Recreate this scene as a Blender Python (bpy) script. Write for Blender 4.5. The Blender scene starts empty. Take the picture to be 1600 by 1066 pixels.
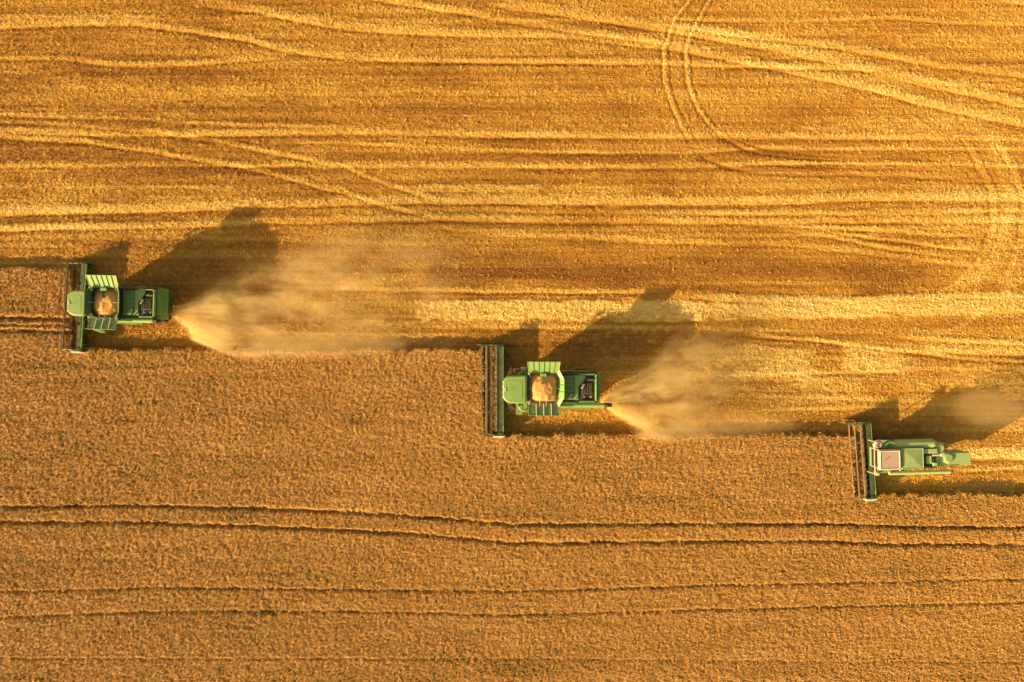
import bpy, bmesh, math, random
import numpy as np
from mathutils import Vector, Matrix

S = 17.0          # photo pixels (1600 wide) per metre on the ground
H = 62.75         # camera height
sc = bpy.context.scene
COL = sc.collection

# ------------------------------------------------------------------ camera, sky, sun, exposure
cam_d = bpy.data.cameras.new("camera"); cam = bpy.data.objects.new("camera", cam_d); COL.objects.link(cam)
cam_d.lens = 24.0; cam_d.sensor_width = 36.0; cam_d.clip_start = 0.5; cam_d.clip_end = 6000
cam.location = (0, 0, H); cam.rotation_euler = (0, 0, 0)
sc.camera = cam

SUN_EL = math.radians(18.0)
SHADOW_DIR = math.radians(31.0)            # shadows run up and to the right in the picture
world = bpy.data.worlds.new("World"); sc.world = world; world.use_nodes = True
wn = world.node_tree.nodes; wl = world.node_tree.links
bg = wn["Background"]
sky = wn.new("ShaderNodeTexSky"); sky.sky_type = 'NISHITA'; sky.sun_disc = False
sky.sun_elevation = SUN_EL
sky.air_density = 1.6; sky.dust_density = 4.0; sky.ozone_density = 0.6
# direction TOWARDS the sun
sd = Vector((-math.cos(SHADOW_DIR) * math.cos(SUN_EL), -math.sin(SHADOW_DIR) * math.cos(SUN_EL), math.sin(SUN_EL)))
sky.sun_rotation = math.atan2(sd.x, sd.y)
tint = wn.new("ShaderNodeMix"); tint.data_type = 'RGBA'; tint.blend_type = 'MULTIPLY'; tint.inputs[0].default_value = 1.0
tint.inputs[7].default_value = (1.0, 0.83, 0.62, 1)      # dusty, warm evening air
wl.new(sky.outputs[0], tint.inputs[6]); wl.new(tint.outputs[2], bg.inputs[0]); bg.inputs[1].default_value = 0.095
sun_d = bpy.data.lights.new("sun", 'SUN'); sun = bpy.data.objects.new("sun", sun_d); COL.objects.link(sun)
sun_d.energy = 5.0; sun_d.angle = math.radians(0.6); sun_d.color = (1.0, 0.74, 0.38)
sun.rotation_euler = sd.to_track_quat('Z', 'Y').to_euler(); sun.location = sd * 200
sc.view_settings.view_transform = 'Standard'; sc.view_settings.look = 'None'
sc.view_settings.exposure = 1.03; sc.view_settings.gamma = 1.0
sc.cycles.max_bounces = 8; sc.cycles.volume_bounces = 3
sc.cycles.volume_step_rate = 1.0; sc.cycles.volume_max_steps = 128

# ------------------------------------------------------------------ helpers
def W(px, py, z=0.0):
    k = (1 - z / H) / S
    return ((px - 800) * k, (533 - py) * k)

def tag(o, label=None, cat=None, group=None, kind=None):
    if label: o["label"] = label
    if cat: o["category"] = cat
    if group: o["group"] = group
    if kind: o["kind"] = kind
    return o

def empty(name, loc, rz=0):
    o = bpy.data.objects.new(name, None); COL.objects.link(o)
    o.location = loc; o.rotation_euler = (0, 0, rz); o.empty_display_size = 0.3
    return o

def hash2(ix, iy, seed):
    n = (ix.astype(np.int64) * 374761393 + iy.astype(np.int64) * 668265263 + seed * 1442695041) & 0xffffffff
    n = ((n ^ (n >> 13)) * 1274126177) & 0xffffffff
    n = ((n ^ (n >> 16)) * 2246822519) & 0xffffffff
    return ((n ^ (n >> 15)) & 0xffffff) / float(0xffffff)

def vn(x, y, sx, sy, seed):
    x = x / sx; y = y / sy
    ix = np.floor(x); iy = np.floor(y); fx = x - ix; fy = y - iy
    fx = fx * fx * (3 - 2 * fx); fy = fy * fy * (3 - 2 * fy)
    a = hash2(ix, iy, seed); b = hash2(ix + 1, iy, seed); c = hash2(ix, iy + 1, seed); d = hash2(ix + 1, iy + 1, seed)
    return (a * (1 - fx) + b * fx) * (1 - fy) + (c * (1 - fx) + d * fx) * fy

def fbm(x, y, sx, sy, seed, o=3):
    t = 0; w = 1; s = 0
    for k in range(o):
        t = t + w * vn(x, y, sx / 2 ** k, sy / 2 ** k, seed + 17 * k); s += w; w *= 0.55
    return t / s

def mesh_np(name, V, F, mat, attrs=None, smooth=False):
    """V (n,3) float, F (m,k) int"""
    me = bpy.data.meshes.new(name)
    m, k = F.shape
    me.vertices.add(len(V)); me.vertices.foreach_set("co", V.astype(np.float32).ravel())
    me.loops.add(m * k); me.loops.foreach_set("vertex_index", F.astype(np.int32).ravel())
    me.polygons.add(m); me.polygons.foreach_set("loop_start", (np.arange(m) * k).astype(np.int32))
    me.update(calc_edges=True)
    for nm, v in (attrs or {}).items():
        a = me.attributes.new(nm, 'FLOAT', 'POINT'); a.data.foreach_set("value", v.astype(np.float32))
    if smooth: me.polygons.foreach_set("use_smooth", np.ones(m, dtype=bool))
    me.materials.append(mat)
    o = bpy.data.objects.new(name, me); COL.objects.link(o)
    return o

# ------------------------------------------------------------------ materials
def nodes_of(name):
    m = bpy.data.materials.new(name); m.use_nodes = True
    return m, m.node_tree.nodes, m.node_tree.links, m.node_tree.nodes["Principled BSDF"]

def straw_mat(name, stops, rough=0.8, fine=18.0, spec=0.25, trans=0.0):
    """colour from the mesh attribute 'tone' plus a fine noise"""
    m, n, l, p = nodes_of(name)
    at = n.new("ShaderNodeAttribute"); at.attribute_name = "tone"
    tc = n.new("ShaderNodeTexCoord"); nz = n.new("ShaderNodeTexNoise"); nz.inputs["Scale"].default_value = fine
    nz.inputs["Detail"].default_value = 3
    l.new(tc.outputs["Object"], nz.inputs["Vector"])
    a = n.new("ShaderNodeMath"); a.operation = 'MULTIPLY_ADD'; a.inputs[1].default_value = 0.35; 
    l.new(nz.outputs["Fac"], a.inputs[0]); l.new(at.outputs["Fac"], a.inputs[2])
    b = n.new("ShaderNodeMath"); b.operation = 'SUBTRACT'; b.inputs[1].default_value = 0.175; l.new(a.outputs[0], b.inputs[0])
    r = n.new("ShaderNodeValToRGB"); l.new(b.outputs[0], r.inputs[0])
    el = r.color_ramp.elements
    while len(el) < len(stops): el.new(0.5)
    for e, (pos, c) in zip(el, stops): e.position = pos; e.color = (*c, 1)
    l.new(r.outputs[0], p.inputs["Base Color"])
    p.inputs["Roughness"].default_value = rough; p.inputs["Specular IOR Level"].default_value = spec
    return m

M_ground = straw_mat("stubble_soil", [(0.0, (0.25, 0.10, 0.015)), (0.35, (0.46, 0.225, 0.032)), (0.65, (0.66, 0.385, 0.075)), (1.0, (0.84, 0.58, 0.16))])
M_stub = straw_mat("stubble_stalk", [(0.0, (0.30, 0.13, 0.018)), (0.4, (0.56, 0.29, 0.045)), (1.0, (0.82, 0.57, 0.19))])
M_straw = straw_mat("loose_straw", [(0.0, (0.46, 0.24, 0.042)), (0.5, (0.66, 0.40, 0.08)), (1.0, (0.88, 0.64, 0.21))])
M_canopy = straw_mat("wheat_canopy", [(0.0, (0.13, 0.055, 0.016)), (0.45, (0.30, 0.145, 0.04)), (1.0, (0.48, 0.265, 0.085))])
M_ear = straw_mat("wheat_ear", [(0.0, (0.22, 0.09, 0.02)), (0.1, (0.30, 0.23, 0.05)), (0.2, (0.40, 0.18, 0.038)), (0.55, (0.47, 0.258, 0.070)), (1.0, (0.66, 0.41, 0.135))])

def far_mat(name, c1, c2, sx, sy):
    m, n, l, p = nodes_of(name)
    tc = n.new("ShaderNodeTexCoord"); mp = n.new("ShaderNodeMapping"); mp.inputs["Scale"].default_value = (sx, sy, 1)
    l.new(tc.outputs["Object"], mp.inputs[0])
    nz = n.new("ShaderNodeTexNoise"); nz.inputs["Scale"].default_value = 1; nz.inputs["Detail"].default_value = 5; l.new(mp.outputs[0], nz.inputs["Vector"])
    n2 = n.new("ShaderNodeTexNoise"); n2.inputs["Scale"].default_value = 6; n2.inputs["Detail"].default_value = 4; l.new(tc.outputs["Object"], n2.inputs["Vector"])
    ad = n.new("ShaderNodeMath"); ad.operation = 'ADD'; l.new(nz.outputs["Fac"], ad.inputs[0]); l.new(n2.outputs["Fac"], ad.inputs[1])
    r = n.new("ShaderNodeValToRGB"); l.new(ad.outputs[0], r.inputs[0])
    ml = n.new("ShaderNodeMath"); ml.operation = 'MULTIPLY'; ml.inputs[1].default_value = 0.5; l.new(ad.outputs[0], ml.inputs[0]); l.new(ml.outputs[0], r.inputs[0])
    r.color_ramp.elements[0].position = 0.35; r.color_ramp.elements[0].color = (*c1, 1)
    r.color_ramp.elements[1].position = 0.65; r.color_ramp.elements[1].color = (*c2, 1)
    l.new(r.outputs[0], p.inputs["Base Color"]); p.inputs["Roughness"].default_value = 0.9
    bp = n.new("ShaderNodeBump"); bp.inputs["Distance"].default_value = 0.15; bp.inputs["Strength"].default_value = 0.8
    l.new(n2.outputs["Fac"], bp.inputs["Height"]); l.new(bp.outputs[0], p.inputs["Normal"])
    return m
M_far = far_mat("far_stubble", (0.34, 0.155, 0.022), (0.58, 0.33, 0.065), 0.03, 0.6)
M_farw = far_mat("far_wheat", (0.26, 0.13, 0.03), (0.50, 0.285, 0.07), 0.1, 0.3)

def paint(name, col, rough=0.45, dust=0.35, dustcol=(0.45, 0.30, 0.14), metal=0.0, scale=1.6, spec=0.5):
    m, n, l, p = nodes_of(name)
    tc = n.new("ShaderNodeTexCoord"); nz = n.new("ShaderNodeTexNoise"); nz.inputs["Scale"].default_value = scale
    nz.inputs["Detail"].default_value = 8; nz.inputs["Roughness"].default_value = 0.7
    l.new(tc.outputs["Object"], nz.inputs["Vector"])
    geo = n.new("ShaderNodeNewGeometry"); sp = n.new("ShaderNodeSeparateXYZ"); l.new(geo.outputs["True Normal"], sp.inputs[0])
    up = n.new("ShaderNodeMapRange"); up.inputs[1].default_value = -0.2; up.inputs[2].default_value = 1.0
    up.inputs[3].default_value = 0.35; up.inputs[4].default_value = 1.0; l.new(sp.outputs[2], up.inputs[0])
    mr = n.new("ShaderNodeMapRange"); mr.inputs[1].default_value = 0.38; mr.inputs[2].default_value = 0.68
    mr.inputs[3].default_value = dust * 0.25; mr.inputs[4].default_value = dust; l.new(nz.outputs["Fac"], mr.inputs[0])
    mu = n.new("ShaderNodeMath"); mu.operation = 'MULTIPLY'; l.new(mr.outputs[0], mu.inputs[0]); l.new(up.outputs[0], mu.inputs[1])
    mx = n.new("ShaderNodeMix"); mx.data_type = 'RGBA'; l.new(mu.outputs[0], mx.inputs[0])
    mx.inputs[6].default_value = (*col, 1); mx.inputs[7].default_value = (*dustcol, 1)
    n2 = n.new("ShaderNodeTexNoise"); n2.inputs["Scale"].default_value = 11; n2.inputs["Detail"].default_value = 3; l.new(tc.outputs["Object"], n2.inputs["Vector"])
    m2 = n.new("ShaderNodeMapRange"); m2.inputs[1].default_value = 0.56; m2.inputs[2].default_value = 0.68; m2.inputs[3].default_value = 0; m2.inputs[4].default_value = min(1, dust * 1.3)
    l.new(n2.outputs["Fac"], m2.inputs[0])
    u2 = n.new("ShaderNodeMapRange"); u2.inputs[1].default_value = 0.6; u2.inputs[2].default_value = 0.95; l.new(sp.outputs[2], u2.inputs[0])
    k2 = n.new("ShaderNodeMath"); k2.operation = 'MULTIPLY'; l.new(m2.outputs[0], k2.inputs[0]); l.new(u2.outputs[0], k2.inputs[1])
    x2 = n.new("ShaderNodeMix"); x2.data_type = 'RGBA'; l.new(k2.outputs[0], x2.inputs[0]); l.new(mx.outputs[2], x2.inputs[6])
    x2.inputs[7].default_value = (0.50, 0.34, 0.14, 1)
    l.new(x2.outputs[2], p.inputs["Base Color"])
    rr = n.new("ShaderNodeMapRange"); rr.inputs[3].default_value = rough; rr.inputs[4].default_value = 0.95
    l.new(mu.outputs[0], rr.inputs[0]); l.new(rr.outputs[0], p.inputs["Roughness"])
    p.inputs["Metallic"].default_value = metal; p.inputs["Specular IOR Level"].default_value = spec
    return m
G1 = paint("green_paint", (0.045, 0.25, 0.05), dust=0.55)
G2 = paint("light_green_paint", (0.12, 0.36, 0.08), dust=0.45)
G3 = paint("dark_green_paint", (0.008, 0.075, 0.022), dust=0.25)
GF = paint("faded_green_paint", (0.30, 0.48, 0.17), dust=0.42, rough=0.6)
PALEG = paint("chalky_green_paint", (0.33, 0.50, 0.18), dust=0.4, rough=0.6)
GF2 = paint("faded_dark_green_paint", (0.18, 0.34, 0.12), dust=0.4, rough=0.6)
PINK = paint("sun_bleached_white_paint", (0.46, 0.32, 0.28), dust=0.45, rough=0.6)
RUB = paint("rubber", (0.02, 0.018, 0.016), rough=0.8, dust=0.35)
BLK = paint("engine_black", (0.025, 0.022, 0.02), rough=0.6, dust=0.2)
STEEL = paint("worn_steel", (0.32, 0.27, 0.22), rough=0.45, dust=0.4, metal=0.5)
PALE = paint("pale_rubber_gusset", (0.60, 0.46, 0.36), rough=0.7, dust=0.3)
WHITE = paint("white_plastic", (0.75, 0.72, 0.65), rough=0.4, dust=0.2)
YEL = paint("yellow_paint", (0.70, 0.48, 0.03), rough=0.45, dust=0.4)
RUST = paint("rusty_steel", (0.28, 0.15, 0.09), rough=0.7, dust=0.45)
GRAIN = paint("wheat_grain", (0.66, 0.36, 0.12), rough=0.9, dust=0.5, dustcol=(0.50, 0.24, 0.07), scale=14, spec=0.1)
def glass():
    m, n, l, p = nodes_of("tinted_glass")
    p.inputs["Base Color"].default_value = (0.02, 0.03, 0.03, 1); p.inputs["Roughness"].default_value = 0.08
    return m
GLASS = glass()
DKB = paint("weathered_dark_green", (0.05, 0.07, 0.035), rough=0.6, dust=0.5)

# ------------------------------------------------------------------ mesh collector
class MB:
    def __init__(s): s.v = []; s.f = []
    def add(s, vs, fs):
        b = len(s.v); s.v += [tuple(v) for v in vs]; s.f += [tuple(i + b for i in f) for f in fs]; return s
    def box(s, x0, x1, y0, y1, z0, z1):
        vs = [(x, y, z) for z in (z0, z1) for y in (y0, y1) for x in (x0, x1)]
        return s.add(vs, [(0, 2, 3, 1), (4, 5, 7, 6), (0, 1, 5, 4), (2, 6, 7, 3), (0, 4, 6, 2), (1, 3, 7, 5)])
    def prism(s, poly, z0, z1, inset=0.0, z2=None):
        """polygon in plan (ccw); optional bevelled top: rises to z2 with inset"""
        n = len(poly); cx = sum(p[0] for p in poly) / n; cy = sum(p[1] for p in poly) / n
        rings = [[(x, y, z0) for x, y in poly], [(x, y, z1) for x, y in poly]]
        if z2 is not None:
            def ins(q):
                dx, dy = q[0] - cx, q[1] - cy; d = math.hypot(dx, dy) or 1
                k = max(0, 1 - inset / d); return (cx + dx * k, cy + dy * k, z2)
            rings.append([ins(q) for q in poly])
        vs = sum(rings, []); fs = [tuple(reversed(range(n)))]
        for r in range(len(rings) - 1):
            for i in range(n):
                j = (i + 1) % n; fs.append((r * n + i, r * n + j, (r + 1) * n + j, (r + 1) * n + i))
        t = (len(rings) - 1) * n; fs.append(tuple(range(t, t + n)))
        return s.add(vs, fs)
    def sideprism(s, poly, y0, y1):
        """polygon in x,z extruded along y"""
        n = len(poly); vs = [(x, y0, z) for x, z in poly] + [(x, y1, z) for x, z in poly]
        fs = [tuple(range(n)), tuple(reversed(range(n, 2 * n)))]
        for i in range(n):
            j = (i + 1) % n; fs.append((j, i, i + n, j + n))
        return s.add(vs, fs)
    def tube(s, p0, p1, r, n=10, r2=None):
        p0 = Vector(p0); p1 = Vector(p1); d = (p1 - p0).normalized(); r2 = r if r2 is None else r2
        a = d.orthogonal().normalized(); b = d.cross(a)
        vs = []
        for p, rr in ((p0, r), (p1, r2)):
            for k in range(n):
                t = 2 * math.pi * k / n; vs.append(p + (a * math.cos(t) + b * math.sin(t)) * rr)
        fs = [tuple(reversed(range(n))), tuple(range(n, 2 * n))]
        for k in range(n): fs.append((k, (k + 1) % n, n + (k + 1) % n, n + k))
        return s.add(vs, fs)
    def path(s, pts, r, n=8):
        for a, b in zip(pts[:-1], pts[1:]): s.tube(a, b, r, n)
        return s
    def slab(s, a, b, c, d, t=0.04):
        """quad a,b,c,d given thickness t along its normal"""
        a, b, c, d = map(Vector, (a, b, c, d)); nn = (b - a).cross(d - a).normalized() * t
        vs = [a, b, c, d, a - nn, b - nn, c - nn, d - nn]
        return s.add(vs, [(0, 1, 2, 3), (7, 6, 5, 4), (0, 4, 5, 1), (1, 5, 6, 2), (2, 6, 7, 3), (3, 7, 4, 0)])
    def tri(s, a, b, c, t=0.03):
        a, b, c = map(Vector, (a, b, c)); nn = (b - a).cross(c - a).normalized() * t
        return s.add([a, b, c, a - nn, b - nn, c - nn], [(0, 1, 2), (5, 4, 3), (0, 3, 4, 1), (1, 4, 5, 2), (2, 5, 3, 0)])
    def lathe(s, cx, cy, prof, n=20, axis='z', c3=0.0):
        """prof list of (r, h); axis z about (cx,cy) or axis y about x=cx,z=cy with h along y from c3"""
        vs = []
        for r, h in prof:
            for k in range(n):
                t = 2 * math.pi * k / n
                if axis == 'z': vs.append((cx + r * math.cos(t), cy + r * math.sin(t), h))
                else: vs.append((cx + r * math.cos(t), c3 + h, cy + r * math.sin(t)))
        fs = []
        for q in range(len(prof) - 1):
            for k in range(n):
                j = (k + 1) % n; fs.append((q * n + k, q * n + j, (q + 1) * n + j, (q + 1) * n + k))
        fs.append(tuple(reversed(range(n)))); fs.append(tuple(range((len(prof) - 1) * n, len(prof) * n)))
        return s.add(vs, fs)
    def build(s, name, mat, parent=None, bevel=0.0, smooth=False, label=None):
        me = bpy.data.meshes.new(name); me.from_pydata(s.v, [], s.f)
        bm = bmesh.new(); bm.from_mesh(me); bmesh.ops.recalc_face_normals(bm, faces=bm.faces); bm.to_mesh(me); bm.free()
        me.materials.append(mat)
        if smooth: me.polygons.foreach_set("use_smooth", np.ones(len(me.polygons), dtype=bool))
        o = bpy.data.objects.new(name, me); COL.objects.link(o)
        if parent: o.parent = parent
        if bevel:
            b = o.modifiers.new("bevel", 'BEVEL'); b.width = bevel; b.segments = 2; b.limit_method = 'ANGLE'; b.harden_normals = False
        if label: o["label"] = label
        return o

# ------------------------------------------------------------------ the harvested field: tracks, swaths, rough patches (pixels of the photo)
# (points, half width px, brightness, strength of the rut below, its bare soil and shade painted dark)
LINES = [
 ([(-60,41),(0,39),(101,35),(203,35),(304,46),(388,61),(456,78),(540,88),(665,92),(868,95),(1070,97),(1280,104),(1400,108)], 4.5, .55, .8),
 ([(-60,88),(0,88),(101,89),(186,100),(287,99),(371,92),(466,86)], 4, .45, .5),
 ([(270,-6),(294,0),(405,15),(540,40),(665,48),(868,52),(952,60),(1070,74),(1212,103),(1364,137),(1482,168),(1600,192),(1660,203)], 6.5, .55, .75),
 ([(560,-8),(614,0),(733,18),(868,42),(1000,60),(1070,68)], 5, .55, .7),
 ([(740,-8),(766,0),(901,20),(1060,44),(1195,68),(1330,98),(1431,124),(1600,160),(1660,172)], 8, .62, .7),
 ([(1040,38),(1094,44),(1296,68),(1398,88),(1500,104),(1600,116),(1660,122)], 5.5, .5, .6),
 ([(1380,112),(1465,127),(1600,140),(1660,146)], 4, .4, .5),
 ([(1000,27),(1060,29),(1262,31),(1398,26),(1499,35),(1660,37)], 3, .35, .4),
 ([(1540,-5),(1573,0),(1660,12)], 4, .5, .5),
 ([(-60,24),(0,24),(160,26),(320,29),(440,24),(600,32),(760,36)], 3.5, .25, .1),
 ([(-60,178),(0,178),(169,183),(287,190),(473,197),(560,198)], 3, .55, .3),
 ([(-60,187),(0,188),(135,195),(236,203),(338,219),(422,236),(540,260),(598,284),(665,306),(720,316)], 3.5, .5, .5),
 ([(-60,203),(0,203),(169,208),(338,208),(540,204),(699,208),(1070,212),(1296,212),(1660,216)], 4.5, .55, .6),
 ([(-60,211),(0,212),(135,220),(236,235),(338,252),(405,264),(473,283),(540,300),(631,328),(700,340)], 4, .5, .6),
 ([(371,221),(540,222),(699,231),(868,236),(1070,239),(1195,230),(1364,232),(1660,232)], 2.5, .4, .35),
 ([(-60,256),(0,257),(270,256),(540,258),(800,258),(1070,259),(1296,252),(1660,259)], 3.5, .45, .45),
 ([(-60,291),(0,291),(140,292),(270,291),(360,292)], 2, .35, .3),
 ([(-60,330),(0,329),(203,325),(338,319),(540,314),(665,311),(1070,313),(1262,311),(1364,306),(1660,307)], 6.5, .65, .75),
 ([(-60,356),(0,355),(250,350),(540,342),(699,340),(1070,345),(1262,344),(1660,342)], 5, .55, .6),
 ([(600,326),(760,326),(1070,331),(1300,332),(1660,326)], 3.5, .4, .35),
 ([(640,350),(766,361),(868,368),(1070,377),(1229,380),(1364,394),(1499,411),(1560,418)], 4.5, .45, .4),
 ([(1150,347),(1229,351),(1364,358),(1516,368),(1600,372)], 3, .4, .5),
 ([(1200,356),(1296,368),(1398,388),(1516,405)], 3, .4, .6),
 ([(1250,356),(1380,372),(1500,388),(1560,394)], 2.5, .35, .5),
 ([(-60,372),(0,371),(200,368),(420,374),(700,382)], 3, .2, .2),
 ([(400,447),(530,450),(732,453),(900,454),(1070,453)], 3.5, .5, .8),
 ([(1040,461),(1120,464),(1229,466),(1330,468),(1400,464),(1600,460),(1660,460)], 5, .6, .2),
 ([(1150,487),(1300,484),(1420,480),(1600,476),(1660,476)], 12, .65, .3),
 ([(600,485),(700,486),(1060,486),(1400,482),(1660,476)], 17, .34, .0),
 ([(560,503),(720,507),(900,510),(1070,512),(1250,513)], 4, .4, .2),
 ([(1150,520),(1263,529),(1398,545),(1499,558),(1660,566)], 3, .5, .8),
 ([(1380,522),(1465,529),(1660,538)], 4, .6, .6),
 ([(1430,545),(1500,549),(1660,552)], 4, .6, .5),
 ([(1100,585),(1250,583),(1400,577),(1660,572)], 3, .35, .6),
 ([(380,517),(480,520),(640,523),(760,524)], 3, .3, .2),
 ([(1180,640),(1300,637),(1460,633),(1660,640)], 3, .3, .3),
 ([(1500,709),(1540,709),(1660,706)], 9, .9, .0),
 ([(1460,735),(1660,728)], 3, .35, .5),
 ([(1000,612),(1200,618),(1500,628)], 3, .25, .3),
]
DARKS = [  # (points, half width, strength) - bare soil / thin stubble bands and ruts
 ([(1126,212),(1150,229),(1185,241),(1240,249),(1320,252),(1400,252)], 1.8, .8),
 ([(1146,214),(1165,226),(1200,236),(1260,243),(1340,246)], 1.8, .7),
 ([(1070,222),(1085,238),(1110,254),(1150,266),(1200,273)], 1.8, .7),
 ([(1100,207),(1128,217),(1171,240),(1263,249),(1448,252),(1520,262)], 4, .6),
 ([(1080,248),(1111,255),(1171,273),(1431,278),(1516,286),(1640,284)], 3, .55),
 ([(1150,258),(1250,262),(1430,266),(1520,272)], 2, .5),
 ([(660,425),(800,430),(1100,432),(1300,430),(1500,425)], 22, .42),
 ([(500,246),(800,248),(1070,250)], 7, .35),
 ([(0,160),(200,164),(540,165),(800,168),(1070,170)], 10, .22),
 ([(0,240),(200,246),(330,262),(500,275)], 8, .28),
 ([(0,344),(250,340),(500,330)], 6, .45),
 ([(900,352),(1070,356),(1250,362)], 6, .4),
 ([(0,20),(100,14),(250,10)], 9, .2),
 ([(1060,405),(1229,410),(1400,420)], 8, .25),
 ([(1070,470),(1229,477),(1364,487),(1440,491)], 3, .8),
 ([(1330,452),(1400,456),(1455,453)], 5, .5),
 ([(1120,455),(1230,460),(1320,462),(1400,456)], 4, .5),
 ([(280,265),(700,274),(1100,272)], 8, .25),
 ([(0,112),(250,116),(500,108),(800,108),(1060,112)], 7, .22),
 ([(1450,505),(1600,500)], 7, .4),
 ([(1480,745),(1660,742)], 5, .5),
 ([(1460,722),(1660,718)], 4, .6),
]
VDARK = [  # ruts running up the picture: (list of (y, x)), half width, strength
 ([(215,1500),(245,1516),(300,1543),(350,1547),(400,1529),(440,1491),(470,1430)], 1.9, .5),
 ([(215,1517),(245,1533),(300,1560),(350,1564),(400,1546),(440,1508),(475,1445)], 1.9, .4),
 ([(225,1552),(260,1574),(310,1592),(370,1590),(420,1572),(450,1550)], 1.9, .4),
 ([(-40,1098),(0,1074),(27,1052),(60,1040),(75,1034),(128,1034),(169,1048),(209,1066),(225,1078)], 1.9, .7),
 ([(-40,1110),(0,1086),(27,1064),(60,1052),(75,1045),(128,1047),(169,1061),(209,1082),(225,1094)], 1.9, .7),
 ([(-40,1134),(0,1104),(30,1088),(57,1074),(78,1067),(130,1070),(169,1086),(199,1107),(218,1130)], 1.9, .7),
 ([(-40,1145),(0,1115),(30,1099),(57,1086),(78,1078),(130,1082),(169,1098),(199,1120),(218,1150)], 1.9, .7),
 ([(262,1520),(275,1536),(292,1556)], 3, .35),
 ([(270,1508),(284,1526),(300,1548)], 3, .3),
 ([(275,1568),(290,1584),(310,1600)], 3, .6),
 ([(342,1470),(360,1482),(378,1520)], 2, .6),
 ([(342,1485),(356,1500),(370,1540)], 2, .6),
]
VBRIGHT = [
 ([(215,1508),(245,1524),(300,1551),(350,1555),(400,1537),(440,1499),(470,1440)], 4, .3),
 ([(225,1560),(260,1582),(310,1600),(370,1598),(420,1580),(450,1560)], 5, .3),
 ([(-40,1102),(0,1078),(27,1056),(60,1044),(75,1038),(128,1039),(169,1053),(209,1072)], 3, .45),
 ([(-40,1138),(0,1108),(30,1092),(57,1078),(78,1071),(130,1074),(169,1090),(199,1112)], 3, .45),
 ([(200,1548),(230,1556),(260,1570),(300,1582),(350,1572),(390,1562),(415,1548),(432,1525),(450,1490),(458,1470)], 15, .34),
 ([(430,1590),(470,1560),(510,1500),(530,1440)], 9, .35),
 ([(478,655),(500,656)], 7, .8),
]
PATCH = [  # rough bright straw: x0,x1,y0,y1,strength
 (655,1110,468,503,.95),(1060,1400,468,500,.7),
 (100,560,128,150,.35),(0,200,118,140,.2),(560,1340,136,148,.3),(850,1050,64,84,.35),
 (600,1100,180,200,.38),(1250,1560,178,205,.38),(650,860,284,302,.6),(860,1100,290,312,.3),
 (340,520,24,62,.3),(1380,1560,48,80,.3),(100,420,290,312,.3),(1060,1280,538,592,.7),(990,1290,575,600,.4),(760,1060,518,534,.2),
 (1310,1425,538,585,.8),(1240,1360,585,630,.5),(1470,1640,575,612,.55),(1400,1480,585,612,.3),(1500,1660,699,719,1.0),(1170,1250,655,672,.3),
 (380,660,425,445,.4),(400,670,500,535,.45),(1350,1600,320,372,.3),(640,790,385,400,.2),
 (1440,1640,530,556,.45),(960,1260,600,665,.25),(300,640,455,500,.2),(1170,1330,275,300,.25),
]
def px_of(X, Y): return X * S + 800, 533 - Y * S

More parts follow.
